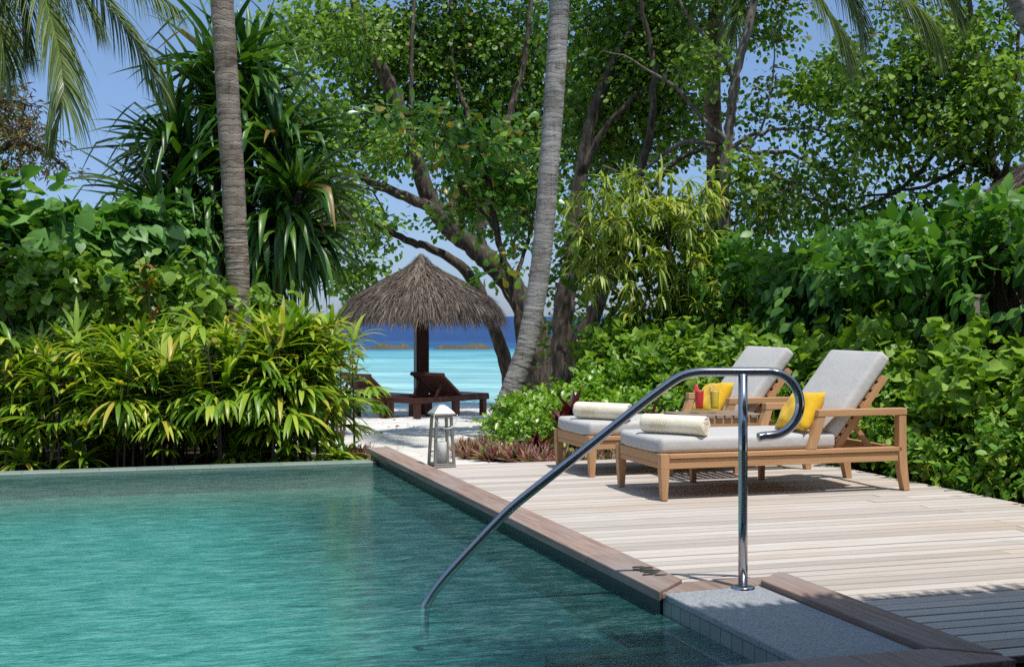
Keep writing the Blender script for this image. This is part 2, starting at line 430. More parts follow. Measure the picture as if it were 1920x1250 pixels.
def palm_bark(name, c1, c2, c3, ring=9.0):
    m = NT(name)
    v = m.coord((1.6,1.6,ring*.55)); n1 = m.noise(v, 2.0, 4, .55, .8)
    vv = m.coord((40,40,2.5)); n2 = m.noise(vv, 1.5, 3)
    f = m.math('ADD', m.math('MULTIPLY', n1, .75), m.math('MULTIPLY', n2, .25))
    c = m.ramp(f, [(.33,c1),(.47,c2),(.68,c3)])
    b = m.noise(m.coord(), 2.5, 4)
    c = m.mix(m.ramp(b, [(.5,0.0),(.72,.55)]), c, c1)
    wv = m.n('ShaderNodeTexWave'); wv.wave_type = 'BANDS'; wv.bands_direction = 'Z'; wv.wave_profile = 'SIN'
    m.t.links.new(m.coord((1,1,1)), wv.inputs[0])
    for k_, x_ in (('Scale', ring*.62), ('Distortion', 7.5), ('Detail', 3.0), ('Detail Scale', 1.1), ('Detail Roughness', .65)): wv.inputs[k_].default_value = x_
    sc = m.ramp(wv.outputs['Fac'], [(.0,1.0),(.14,.0)])
    pk = m.noise(m.coord(), 5, 4, .6)
    c = m.mix(m.math('MULTIPLY', sc, m.ramp(pk, [(.42,.0),(.66,.55)])), c, tuple(x*.40 for x in c1))
    li = m.noise(m.coord((3,3,2)), 3.0, 6, .7)
    c = m.mix(m.ramp(li, [(.60,0.0),(.70,.5)]), c, tuple(min(1,x*1.35) for x in c3))
    return m.done(m.pbsdf(c, .85, .2, normal=m.bump(m.math('SUBTRACT', f, m.math('MULTIPLY', sc, .35)), .7, .02)))
M['palm_grey'] = palm_bark('pale_palm_bark', (.115,.095,.082), (.27,.25,.23), (.40,.38,.355))
M['palm_brown'] = palm_bark('brown_palm_bark', (.085,.065,.05), (.20,.16,.125), (.31,.265,.22), 7)
M['palm_dark'] = palm_bark('dark_palm_bark', (.05,.03,.02), (.13,.085,.055), (.24,.17,.12), 8)
# foliage
L = leaf_mat
M['lady'] = L('lady_palm_leaf', (.06,.16,.012), (.19,.34,.022), (.54,.60,.075), .36, .34, .5, 1.6, (1.6,1.5,.5), ((.55,.46,.07), .06))
M['hib'] = L('broad_vine_leaf', (.055,.16,.030), (.13,.30,.06), (.27,.46,.14), .42, .32, .35, 1.0)
M['hib_light'] = L('lime_vine_leaf', (0.090,0.190,0.020), (0.200,0.350,0.040), (0.360,0.500,0.120), .36, .30, .5, 1.0)
M['hedge'] = L('hedge_leaf', (.028,.100,.013), (.080,.215,.026), (.19,.36,.068), .40, .36, .35, .8)
M['hedge_mid'] = L('round_hedge_leaf', (.09,.20,.02), (.21,.36,.036), (.38,.52,.10), .46, .34, .28, 1.1)
M['low'] = L('small_shrub_leaf', (.05,.16,.014), (.14,.31,.028), (.34,.48,.08), .40, .32, .35, 1.3, None, ((.30,.34,.03), .06))
M['bright'] = L('bright_shrub_leaf', (0.065,0.180,0.014), (0.180,0.360,0.028), (0.380,0.540,0.070), .34, .30, .5, 1.3)
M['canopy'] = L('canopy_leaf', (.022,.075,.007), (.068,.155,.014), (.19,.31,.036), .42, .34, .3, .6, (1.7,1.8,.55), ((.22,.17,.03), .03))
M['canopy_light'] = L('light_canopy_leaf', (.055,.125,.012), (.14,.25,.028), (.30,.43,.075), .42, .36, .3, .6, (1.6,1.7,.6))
M['almond'] = L('glossy_almond_leaf', (0.040,0.140,0.020), (0.105,0.270,0.035), (0.270,0.420,0.070), .28, .30, .6, .9, None, ((.42,.33,.05), .07))
M['bamboo'] = L('narrow_yellow_leaf', (.14,.23,.025), (.32,.43,.06), (.54,.60,.18), .4, .35, .45, 1.1, None, ((.50,.43,.08), .10))
M['pandan'] = L('screwpine_leaf', (.012,.055,.010), (.040,.125,.016), (.14,.27,.032), .36, .22, .5, .7, None, ((.26,.17,.05), .03))
M['frond'] = L('coconut_leaflet', (0.050,0.090,0.028), (0.130,0.190,0.055), (0.320,0.380,0.150), .30, .30, .55, .6)
M['croton'] = L('croton_leaf', (.05,.10,.01), (.20,.22,.02), (.45,.35,.03), .35, .28, .5, 2, (1.3,1.1,.5), ((.32,.10,.02), .25))
M['cordyline'] = L('red_cordyline_leaf', (.035,.008,.010), (.11,.018,.020), (.25,.06,.05), .33, .30, .5, 3, (1.6,.8,.7))
M['rhoeo'] = L('purple_rosette_leaf', (.12,.05,.055), (.32,.13,.13), (.44,.34,.18), .4, .25, .4, 3, (1.5,1,.8), ((.16,.26,.05), .18))
M['brown_leaf'] = L('drying_pod_leaf', (.10,.13,.04), (.28,.22,.11), (.42,.40,.16), .5, .35, .3, 1.6, (1.4,1.2,.6), ((.24,.10,.05), .3))
M['thatch'] = NT('thatch')
def thatch():
    m = NT('dry_thatch'); r = rnd_island(m); n = m.noise(m.coord(), 1.5, 3)
    c = m.ramp(m.math('ADD', m.math('MULTIPLY', r, .7), m.math('MULTIPLY', n, .35)), [(.1,(.022,.016,.012)),(.5,(.092,.070,.055)),(.95,(.31,.255,.205))])
    return m.done(m.pbsdf(c, .85, .2))
M['thatch'] = thatch()
M['thatch_core'] = plain('thatch_core', (.06,.045,.035), .9, .1)
# furniture
def fabric(name, col, sc=330, var=.16):
    m = NT(name); n1 = m.noise(m.coord((1,3,1)), sc, 2); n2 = m.noise(m.coord(), 4, 3)
    c = m.mix(n1, tuple(x*(1-var) for x in col), tuple(min(1, x*(1+var)) for x in col))
    c = m.mix(m.math('MULTIPLY', n2, .45), c, tuple(x*.78 for x in col))
    n3 = m.noise(m.coord(), 7, 3, .5)
    return m.done(m.pbsdf(c, .9, .15, normal=m.bump(m.math('ADD', m.math('MULTIPLY', n1, .12), m.math('ADD', m.math('MULTIPLY', n2, .5), n3)), .5, .022), Sheen_Weight=.15))
M['cushion'] = fabric('grey_canvas', (.52,.50,.47))
M['yellow'] = fabric('yellow_canvas', (.78,.46,.025), 260, .08)
def towel_mat():
    m = NT('cream_terry'); n1 = m.noise(m.coord(), 170, 3, .7); n2 = m.noise(m.coord(), 22, 3)
    c = m.mix(n1, (.76,.67,.50), (.90,.82,.65))
    return m.done(m.pbsdf(c, .95, .1, normal=m.bump(m.math('ADD', n1, m.math('MULTIPLY', n2, 1.5)), .5, .006), Sheen_Weight=.3))
M['towel'] = towel_mat()
M['thread'] = plain('tan_thread', (.40,.28,.13), .7, .3)
def steel(name, rough, col=(.46,.46,.465)):
    m = NT(name); n = m.noise(m.coord((4,4,60)), 6, 3)
    return m.done(m.pbsdf(m.mix(n, tuple(x*.9 for x in col), col), m.math('ADD', m.math('MULTIPLY', n, .08), rough), .5, 1.0))
M['steel'] = steel('polished_steel', .10)
M['lantern'] = plain('lantern_metal', (.34,.32,.295), .38, .5, .75, 30, .18)
M['lantern_roof'] = plain('lantern_roof_metal', (.60,.59,.57), .35, .5, .5, 30, .1)
M['wax'] = plain('candle_wax', (.82,.80,.76), .6, .3, 0, 12, .04, .05)
M['wick'] = plain('wick', (.03,.03,.03), .9)
def glass(name, tint=(1,1,1), w=.9):
    m = NT(name); fr = m.n('ShaderNodeFresnel'); fr.inputs[0].default_value = 1.45
    g = m.n('ShaderNodeBsdfGlossy'); g.inputs['Roughness'].default_value = .02
    t = m.n('ShaderNodeBsdfTransparent'); t.inputs[0].default_value = (*tint, 1)
    bf = m.n('ShaderNodeNewGeometry').outputs['Backfacing']
    return m.done(m.mixs(m.math('MULTIPLY', m.math('MULTIPLY', fr.outputs[0], w), m.math('SUBTRACT', 1.0, bf), True), t.outputs[0], g.outputs[0]))
M['glass'] = glass('clear_glass', (.95,.97,.96))
M['red_juice'] = plain('watermelon_juice', (.80,.022,.020), .25, .5, 0, 60, .1, .03)
M['yellow_juice'] = plain('pineapple_juice', (.90,.62,.045), .25, .5, 0, 60, .1, .03)
M['rind'] = plain('pineapple_wedge', (.72,.52,.14), .55, .4, 0, 60, .25, .3)
M['melon'] = plain('watermelon_wedge', (.75,.05,.05), .5, .4, 0, 60, .2, .2)
M['straw'] = plain('pink_straw', (.75,.25,.28), .4)
M['fence_pale'] = wood_mat('pale_fence_board', (.36,.35,.33), (.55,.53,.50), 2, .8)
M['fence_brown'] = wood_mat('brown_fence_board', (.055,.03,.02), (.14,.08,.05), 2, .8)
M['post_pale'] = wood_mat('pale_post', (.22,.19,.15), (.36,.32,.26), 2, .8)
M['rock'] = plain('reef_rock', (.085,.080,.055), .9, .2, 0, 1.3, .6, .8)
M['dark_glass'] = plain('dark_door_glass', (.02,.022,.022), .06, .6, 0, 3, .1, .0)
M['plaster'] = plain('villa_plaster', (.55,.52,.47), .85, .2, 0, 6)

# ------------------------------------------------------------------ sky, sun, camera
SKY0, SKY1, SKY2 = (.43,.53,.83,1), (.80,.82,.84,1), (2.0,1.75,1.45,1)
w = bpy.data.worlds.new('World'); scene.world = w; w.use_nodes = True
nt = w.node_tree; bg = nt.nodes['Background']
sky = nt.nodes.new('ShaderNodeTexSky'); sky.sky_type = 'NISHITA'; sky.sun_disc = False
TO_SUN = Vector((.24, -.34, 1.0)).normalized()
elev = math.asin(TO_SUN.z)
sky.sun_elevation = elev; sky.sun_rotation = math.atan2(TO_SUN.x, TO_SUN.y)
sky.air_density = 1.0; sky.dust_density = .35; sky.ozone_density = 3.0; sky.altitude = 0
tcw = nt.nodes.new('ShaderNodeTexCoord'); sxw = nt.nodes.new('ShaderNodeSeparateXYZ'); nt.links.new(tcw.outputs['Generated'], sxw.inputs[0])
rpw = nt.nodes.new('ShaderNodeValToRGB'); nt.links.new(sxw.outputs[2], rpw.inputs[0])
rpw.color_ramp.elements[0].position = 0.0; rpw.color_ramp.elements[0].color = SKY0
rpw.color_ramp.elements[1].position = .30; rpw.color_ramp.elements[1].color = SKY1
ez = rpw.color_ramp.elements.new(.65); ez.color = SKY2
mxw = nt.nodes.new('ShaderNodeMix'); mxw.data_type = 'RGBA'; mxw.blend_type = 'MULTIPLY'; mxw.inputs[0].default_value = 1.0
nt.links.new(sky.outputs[0], mxw.inputs[6]); nt.links.new(rpw.outputs[0], mxw.inputs[7])
nt.links.new(mxw.outputs[2], bg.inputs[0]); bg.inputs[1].default_value = .15
sl = bpy.data.lights.new('sun', 'SUN'); sl.energy = 4.5; sl.angle = math.radians(.55); sl.color = (1.0, .97, .92)
so = bpy.data.objects.new('sun', sl); COL.objects.link(so)
so.rotation_euler = (-TO_SUN).to_track_quat('-Z', 'Y').to_euler(); so.location = (6, -8, 25)
cam = bpy.data.cameras.new('camera'); cam.sensor_width = 36; cam.lens = 36*FOC/1920
cam.shift_y = -32/1920; cam.clip_start = .1; cam.clip_end = 60000
co = bpy.data.objects.new('camera', cam); COL.objects.link(co)
co.location = (0, 0, CH); co.rotation_euler = (math.radians(90), 0, 0)
scene.camera = co
scene.view_settings.view_transform = 'Standard'; scene.view_settings.look = 'None'; scene.view_settings.exposure = 0
scene.cycles.use_denoising = False
scene.cycles.max_bounces = 12; scene.cycles.diffuse_bounces = 6; scene.cycles.transmission_bounces = 8; scene.cycles.transparent_max_bounces = 16
scene.cycles.sample_clamp_indirect = 6; scene.cycles.sample_clamp_direct = 5
scene.cycles.caustics_reflective = False; scene.cycles.caustics_refractive = False

# ------------------------------------------------------------------ the ground, sea, pool and deck
PU0, PU1, PV0, PV1, WZ = -9.0, 2.33, 3.90, 11.52, -.090     # pool in deck coordinates
def terrain():
    us = sorted(set([-400,-120,-50,-30,-20,-14,PU0-.1,-6,-4,-2,0,1.5,PU1,2.55,3.3,4,4.7,5.62,6.5,8,11,16,24,40,80,200,400]+[x*.5 for x in range(-8,14)]))
    vs = sorted(set([-300,-100,-40,-15,-4,0,PV0-.2,6,8.5,10.4,PV1+.02,12]+list(np.arange(12.5,46,.5))+[50,60,90,140]))
    rng = np.random.default_rng(3); V = []; idx = {}
    for j, v in enumerate(vs):
        for i, u in enumerate(us):
            z = ground_z(v)
            if v > 12.6: z += rng.normal(0, .018)
            if abs(u) > 60 and v > 20: z += 0
            idx[i, j] = len(V); V.append(W(u, v, z))
    F = []
    for j in range(len(vs)-1):
        for i in range(len(us)-1):
            uc, vc = (us[i]+us[i+1])/2, (vs[j]+vs[j+1])/2
            if PU0-.1 < uc < PU1 and PV0-.2 < vc < PV1+.02: continue
            F.append((idx[i,j], idx[i+1,j], idx[i+1,j+1], idx[i,j+1]))
    o = part('sand', (np.array(V), np.array(F)), M['sand'], smooth=True); tag(o, kind='structure')
terrain()
def sheet(name, mat, poly_uv, z, kind='structure', res=None):
    """flat irregular sheet lying on the terrain, polygon in deck coordinates"""
    bm = bmesh.new(); n = len(poly_uv)
    c = np.mean(np.array(poly_uv), 0)
    vs = [bm.verts.new(W(u, v, ground_z(v)+z)) for u, v in poly_uv]
    cv = bm.verts.new(W(c[0], c[1], ground_z(c[1])+z))
    for i in range(n): bm.faces.new((vs[i], vs[(i+1) % n], cv))
    bmesh.ops.subdivide_edges(bm, edges=bm.edges, cuts=3, use_grid_fill=True)
    rng = random.Random(5)
    for v in bm.verts:
        uv_ = UV((v.co.x, v.co.y)); v.co.z = ground_z(uv_[1])+z+rng.uniform(0, .03)
    me = bpy.data.meshes.new(name); bm.to_mesh(me); bm.free()
    o = link(name, me, mat, smooth=True); tag(o, kind=kind); return o
sheet('garden_soil', M['soil'], [(-9,11.75),(-5,11.75),(0,11.75),(2.0,11.75),(1.85,12.4),(1.6,13.2),(1.3,15),(.9,17),(.2,19),(-2,20),(-6,19.5),(-10,18)], .012)
sheet('garden_soil', M['soil'], [(3.95,11.0),(5.0,10.55),(5.8,10.5),(5.8,7),(5.8,2),(12,2),(14,10),(13,24),(9,26),(7.6,23),(6.2,20),(5.4,17.5),(4.6,15),(4.1,13)], .012)
def sea_sheet():
    V = [(-30000,24.5,-1.0),(30000,24.5,-1.0),(30000,32000,-1.0),(-30000,32000,-1.0)]
    o = part('sea', (np.array(V), np.array([(0,1,2,3)])), M['sea'], smooth=False); tag(o, kind='structure')
sea_sheet()
# pool basin: floor, walls, entry steps
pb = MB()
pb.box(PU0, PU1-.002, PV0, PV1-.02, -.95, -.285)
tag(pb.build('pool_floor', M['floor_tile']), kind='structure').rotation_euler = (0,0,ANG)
pw = MB()
pw.box(PU1, PU1+.16, 5.35, PV1+.30, -.95, -.028)
pw.box(PU0-.05, PU1-.004, PV1-.016, PV1+.18, -.95, -.1265); pw.box(PU0-.1, PU0, PV0, PV1, -.75, -.03); pw.box(PU0, PU1, PV0-.2, PV0-.002, -.75, -.03)
tag(pw.build('pool_wall', M['wall_tile']), kind='structure').rotation_euler = (0,0,ANG)
ps = MB(); ps.box(1.75, PU1-.003, PV0+.01, 5.20, -.80, -.19); ps.box(1.15, 1.748, PV0+.01, 5.20, -.80, -.24)
tag(ps.build('pool_steps', M['wall_tile']), kind='structure').rotation_euler = (0,0,ANG)
pr = MB(); pr.box(PU0-.1, PU1-.003, PV1-.018, PV1+.19, -.125, -.070)
tag(pr.build('pool_rim', M['rim_tile'], bevel=.012), kind='structure').rotation_euler = (0,0,ANG)
o = link('pool_water', bpy.data.meshes.new('pool_water')); 
def water_mesh():
    nu, nv = 2, 2
    V = [(PU0+.001,PV0+.001,WZ),(PU1+.011,PV0+.001,WZ),(PU1+.011,PV1-.02,WZ),(PU0+.001,PV1-.02,WZ)]
    return np_mesh('pool_water', V, [(0,1,2,3)])
o.data = water_mesh(); o.data.materials.append(M['pool_water']); o.rotation_euler = (0,0,ANG); tag(o, kind='structure')
# white block that carries the far end of the coping
eb = MB(); eb.box(2.335, 2.50, 11.60+.235, 11.60+.27, -.25, -.03); eb.box(2.338,2.48,11.835,11.87,-.25,-.031)
# deck boards
def deck():
    mb = MB(); rng = random.Random(11); pitch = .108; v = -1.2
    while v < 10.42:
        v1 = v+pitch-.0105
        if v < 4.08: u0 = 2.76+(v-4.08)*1.0 if v > 3.8 else -8.6
        elif v < 5.35: u0 = 3.012
        elif v < 5.50: u0 = 3.012 if v < 5.47 else 2.512
        else: u0 = 2.512
        if v < 3.72 or v >= 3.9:
            if v >= 3.9 and v < 4.08: u0 = 3.012
            u = u0
            while u < 5.66:
                ln = rng.uniform(1.9, 3.6); ue = min(u+ln, 5.66+rng.uniform(-.004,.004))
                if 5.66-ue < .4: ue = 5.66
                z = rng.uniform(-.0012, .0012)
                mb.box(u, ue-.0025, v, v1, -.03+z, z); u = ue
        v += pitch
    o = mb.build('deck', M['deck'], bevel=.003, seg=1); o.rotation_euler = (0,0,ANG); tag(o, kind='structure')
    f = MB(); f.box(5.60, 5.655, -1.2, 10.40, -.2, -.034); f.box(2.6, 5.60, 10.36, 10.41, -.2, -.034); f.box(2.52,5.595,3.0,10.35,-.16,-.10)
    o = f.build('deck_frame', M['dark_wood_x']); o.rotation_euler = (0,0,ANG); tag(o, kind='structure')
deck()
def coping():
    mb = MB(); z0, z1 = -.026, .020
    ys = [11.88, 10.1, 8.05, 6.2]
    for a, b in zip(ys[:-1], ys[1:]):
        mb.box(2.30, 2.506, b+.002, a, z0, z1)
    # near piece with its mitre
    mb.prism([(2.30,6.198),(2.506,6.198),(2.506,5.505),(2.31,5.30),(2.30,5.285)][::-1], z0, z1, 'z')
    mb.prism([(2.318,5.300),(2.512,5.502),(2.972,5.502),(2.815,5.365),(2.812,5.352)][::-1], -.02, .008, 'z')   # head board beside the slab
    mb.prism([(2.818,5.352),(2.980,5.498),(3.006,5.47),(3.006,3.93),(2.818,4.09)][::-1], z0, z1+.008, 'z')    # board right of the slab
    mb.prism([(2.814,4.085),(3.006,3.922),(3.006,3.86),(-8.9,3.86),(-8.9,4.085)][::-1], z0, z1+.004, 'z')       # near board
    o = mb.build('pool_coping', M['coping'], bevel=.006); o.rotation_euler = (0,0,ANG); tag(o, kind='structure')
    eb = MB(); eb.box(2.335, 2.485, 11.52+.195, 11.862, -.25, -.0285)
    o = eb.build('pool_coping_base', M['render_white']); o.rotation_euler = (0,0,ANG); tag(o, kind='structure')
coping()
sb = MB(); sb.box(2.335, 2.805, 4.092, 5.345, -.028, .004)
o = sb.build('stone_step', M['granite'], bevel=.006); o.rotation_euler = (0,0,ANG); tag(o, kind='structure')
sd = MB(); sd.box(2.342, 2.80, 4.092, 5.345, -.95, -.0295)
o = sd.build('stone_step_base', M['slab_tile']); o.rotation_euler = (0,0,ANG); tag(o, kind='structure')

# ------------------------------------------------------------------ pool handrail
def handrail():
    d = 5.89
    base = P(1393, 1103, 5.87); base[2] = .004
    t = empty('handrail', base, 0, 'polished steel pool handrail curling over the stone step and sloping into the water', 'handrail')
    px = [(796,1195),(797,1150),(803,1126),(830,1088),(880,1033),(950,960),(1000,918),(1100,840),(1187,770),(1238,731),(1270,709),(1290,701),(1312,697.5),(1340,697),(1390,697),(1438,697)]
    pts = [P(x, y, 5.93-.05*(x-797)/600) for x, y in px]
    for k in range(1, 13):
        th = math.pi/2-math.pi*k/12
        pts.append(P(1440+60*math.cos(th), 757-60*math.sin(th), 5.87))
    pts += [P(1430,818,5.865), P(1422,820,5.86)]
    path = smooth_path(pts, 130)-base
    part('rail', tube(path, .0205, 16), M['steel'], t)
    part('post', tube(np.array([(0,0,0.0),(0,0,.3),(0,0,.6),(0,0,P(1393,697,5.87)[2]-.012)]), .0205, 16), M['steel'], t)
    part('base_flange', lathe([(.0,.014),(.03,.014),(.046,.012),(.052,.007),(.053,0)], 24), M['steel'], t)
handrail()
# wet footprint on the coping
def blot(name, cx, cy, r, seed, mat, z, lab):
    rng = np.random.default_rng(seed); V = []; F = []
    for k in range(9):
        u0 = rng.uniform(-.06,.0); u1 = u0+rng.uniform(.04,.085); v0 = -.12+k*.026; n = len(V)
        V += [(u0,v0,0),(u1,v0+rng.uniform(-.004,.004),0),(u1-.004,v0+.018,0),(u0+.006,v0+.02,0)]
        F.append((n,n+1,n+2,n+3))
    o = part(name, (np.array(V), np.array(F)), mat, None, False, W(cx, cy, z), ANG)
    tag(o, kind='structure')
blot('wet_patch', 2.42, 5.72, .1, 4, M['wet_timber'], .0245, '')

# ------------------------------------------------------------------ sun loungers, table, towels, cushions, drinks
ORG = (3.48, 7.97)
def soft_box(nx, ny, x0, x1, y0, y1, z0, z1, crown=.012, rx=.05, seed=0, warp=0.0):
    """cushion: bulged box with rounded edges, quads"""
    bm = bmesh.new()
    mb = MB(); mb.bm = bm; mb.box(x0, x1, y0, y1, z0, z1)
    bmesh.ops.recalc_face_normals(bm, faces=bm.faces)
    bmesh.ops.bevel(bm, geom=list(bm.edges)+list(bm.verts), offset=rx, segments=4, affect='EDGES', profile=.5, clamp_overlap=True)
    bmesh.ops.subdivide_edges(bm, edges=[e for e in bm.edges if e.calc_length() > .12], cuts=5, use_grid_fill=True)
    cx, cy, cz = (x0+x1)/2, (y0+y1)/2, (z0+z1)/2; hx, hy = (x1-x0)/2, (y1-y0)/2
    rng = random.Random(seed)
    for v in bm.verts:
        fx, fy = (v.co.x-cx)/hx, (v.co.y-cy)/hy
        k = max(0, 1-fx*fx)*max(0, 1-fy*fy)
        v.co.z += crown*k*(1 if v.co.z > cz else -.2)
        if warp: v.co.z += warp*math.sin(v.co.x*9+seed)*math.sin(v.co.y*11+1.3*seed)*k
    return bm
def bm_part(name, bm, mat, parent, smooth=True):
    me = bpy.data.meshes.new(name); bm.to_mesh(me); bm.free()
    return link(name, me, mat, parent, smooth)
def lounger():
    t = empty('sun_lounger', W(*ORG, .002), ANG, 'teak sun lounger with grey cushion standing nearest the pool handrail', 'sun lounger', 'teak loungers on the deck')
    f = MB()
    for y0 in (0.0, .735):
        f.box(.062, 1.80, y0, y0+.065, .272, .302)
        f.box(.058, 1.80, y0+.012, y0+.052, .205, .268)
    f.box(.004, .060, .066, .734, .240, .302); f.box(.010, .048, .062, .738, .205, .238)
    f.box(1.765, 1.80, .066, .734, .215, .300); f.box(1.30, 1.345, .066, .734, .225, .270)
    f.build('frame', M['teak_x'], t, .003)
    for y0 in (.0, .74):                                   # legs, the head ones carry the arms and flare out
        MB().taper((.012,.050,y0+.008,y0+.052), (-.002,.060,y0,y0+.06), 0, .2045).box(-.002,.060,y0,y0+.06,.205,.304).build('leg', M['teak_z'], t, .003)
        MB().prism([(1.815,0),(1.860,0),(1.845,.14),(1.835,.26),(1.832,.52),(1.775,.52),(1.772,.30),(1.782,.14)], y0, y0+.06).build('leg', M['teak_z'], t, .003)
        g = y0-.004
        MB().prism([(1.065,.304),(1.135,.304),(1.205,.520),(1.150,.520)], g+.004, g+.064).build('arm_support', M['teak_z'], t, .003)
        MB().prism([(1.146,.521),(1.836,.521),(1.836,.568),(1.150,.568)], g, g+.070).build('armrest', M['teak_x'], t, .004)
    for k in range(13):
        x = .085+k*.094; MB().box(x, x+.058, .066, .734, .280, .299).build('seat_slat', M['teak_y'], t, .002)
    # reclined back
    hx, hz, an = 1.335, .300, math.radians(51.5); ca, sa = math.cos(an), math.sin(an)
    bk = empty('backrest', (hx, 0, hz), 0); bk.parent = t; bk.rotation_euler = (0, -an, 0)
    for y0 in (.085, .672): MB().box(0, .615, y0, y0+.045, -.030, .020).build('back_rail', M['teak_x'], bk, .003)
    for k in range(8): MB().box(.030+k*.075, .078+k*.075, .083, .719, .021, .041).build('back_slat', M['teak_y'], bk, .002)
    for y0 in (.14, .62):
        MB().prism([(1.452,.500),(1.492,.500),(1.650,.304),(1.605,.304)], y0, y0+.03).build('prop', M['teak_z'], t, .002)
    # cushions
    bm = soft_box(8, 5, -.012, 1.305, .035, .765, .303, .405, .012, .030, 1, .004)
    for v in bm.verts:                                     # clipped foot corners
        ov = max(0, (.10-v.co.x))+max(0, abs(v.co.y-.40)-.30)
        if v.co.x < .1 and abs(v.co.y-.4) > .30: v.co.x += ov*.16
    bm_part('seat_cushion', bm, M['cushion'], t)
    bm = soft_box(8, 5, .035, .735, .060, .742, .044, .145, .014, .032, 2, .004)
    bm_part('back_cushion', bm, M['cushion'], bk)
    return t
lg = lounger()
lg2 = tree_copy(lg); lg2.location = W(ORG[0], ORG[1]+1.33, .002)
lg2['label'] = 'teak sun lounger with grey cushion beside the shrubs, behind the drinks'

def pillow(loc_uv, z, label, seed):
    n = 15; V = []; F = []
    w_, h_, th = .40, .31, .13
    for side in (1, -1):
        for i in range(n):
            for j in range(n):
                a, b = i/(n-1)*2-1, j/(n-1)*2-1
                pinch = 1-.07*(1-abs(a)**2)*abs(b)**3-.0
                pinch2 = 1-.07*(1-abs(b)**2)*abs(a)**3
                k = (max(0, 1-a**4)*max(0, 1-b**4))**.55
                wr = .010*math.sin(a*7+seed)*math.sin(b*6+2*seed)*k
                V.append((a*w_/2*pinch2, b*h_/2*pinch, side*(th/2*k)+wr))
    for s_ in (0, 1):
        o_ = s_*n*n
        for i in range(n-1):
            for j in range(n-1):
                q = (o_+i*n+j, o_+(i+1)*n+j, o_+(i+1)*n+j+1, o_+i*n+j+1)
                F.append(q if s_ == 0 else q[::-1])
    me = np_mesh('throw_pillow', V, F)
    bm = bmesh.new(); bm.from_mesh(me); bmesh.ops.remove_doubles(bm, verts=bm.verts, dist=.0005); bm.to_mesh(me); bm.free()
    o = link('throw_pillow', me, M['yellow'], smooth=True)
    # local X across the lounger (-v), local Y up the slope, local Z facing the foot
    xv = np.array([SA, -CA, 0]); tilt = math.radians(56)
    uu = np.array([CA, SA, 0]); yv = uu*math.cos(tilt)+np.array([0,0,math.sin(tilt)])
    rr = math.radians(5); xr = xv*math.cos(rr)+yv*math.sin(rr); yr = yv*math.cos(rr)-xv*math.sin(rr)
    zv = np.cross(xr, yr)
    c = W(loc_uv[0], loc_uv[1], z)
    o.matrix_world = Matrix(((xr[0],yr[0],zv[0],c[0]),(xr[1],yr[1],zv[1],c[1]),(xr[2],yr[2],zv[2],c[2]),(0,0,0,1)))
    return tag(o, label, 'pillow', 'yellow pillows on the loungers')
pillow((ORG[0]+1.135, ORG[1]+.225), .545, 'yellow pillow leaning on the cushion of the lounger nearest the handrail', 1)
pillow((ORG[0]+1.135, ORG[1]+1.33+.27), .545, 'yellow pillow on the farther lounger, partly hidden behind the two drinks', 4)

def towel(uv0, uv1, label):
    p0, p1 = W(*uv0, 0), W(*uv1, 0); ln = np.linalg.norm(p1-p0); mid = (p0+p1)/2
    rz = math.atan2(*(p1-p0)[[1,0]])
    R = .068
    t = empty('rolled_towel', (mid[0], mid[1], .412+.002), rz, label, 'towel', 'cream towels rolled on the loungers')
    turns, n, th = 4.2, 150, .0125
    an = np.linspace(0, turns*2*math.pi, n); r = .012+(R-.012)*an/an[-1]
    prof = np.stack([np.cos(an-2.26)*r, np.sin(an-2.26)*r], 1)
    rin = r-th*.80; rin[:2] = r[:2]-.004
    prof2 = np.stack([np.cos(an-2.26)*rin, np.sin(an-2.26)*rin], 1)
    loop = np.vstack([prof, prof2[::-1]]); m = len(loop)
    xs = np.array([-ln/2, -ln/2+.012, -ln/6, ln/6, ln/2-.012, ln/2]); sc = [.93, 1, 1, 1, 1, .93]
    rng = np.random.default_rng(7)
    V = np.concatenate([np.stack([np.full(m, x)+(rng.normal(0, .002, m) if abs(x) > ln/2-.02 else 0), loop[:,0]*s, loop[:,1]*s+R], 1) for x, s in zip(xs, sc)])
    F = []
    for i in range(len(xs)-1):
        for j in range(m):
            F.append((i*m+j, i*m+(j+1) % m, (i+1)*m+(j+1) % m, (i+1)*m+j))
    e = (len(xs)-1)*m
    for j in range(n-1):
        F.append((j, m-1-j, m-2-j, j+1)); F.append((e+j, e+j+1, e+m-2-j, e+m-1-j))
    part('terry_roll', (V, np.array(F)), M['towel'], t)
    # stitched fan of arcs, with a short line beneath, on the side that faces the pool
    items = []; base = math.radians(205)
    def on(x, s): a = base-s/R; return np.array([x, math.cos(a)*(R+.0015), math.sin(a)*(R+.0015)+R])
    for k in range(7):
        x0 = -.155+k*.018; q = []
        for i in range(9):
            f = i/8; q.append(on(x0+.020*math.sin(f*math.pi*.55)*(1 if k < 4 else .8), .010+.055*f*(1-.06*abs(k-3))))
        items.append(tube(np.array(q), .0013, 4, False))
    items.append(tube(np.array([on(-.165+.012*i, .004) for i in range(14)]), .0016, 4, False))
    for k in range(4):
        items.append(tube(np.array([on(-.150+.03*k, -.004), on(-.150+.03*k, -.012)]), .0014, 4, False))
    part('embroidery', cat_vf(items), M['thread'], t)
    return t
towel((ORG[0]+.055, ORG[1]+.42), (ORG[0]+.345, ORG[1]+.045), 'cream rolled towel with stitched emblem on the lounger nearest the pool')
towel((ORG[0]+.055, ORG[1]+1.33+.42), (ORG[0]+.345, ORG[1]+1.33+.045), 'cream rolled towel with stitched emblem on the farther lounger, crossed by the handrail')

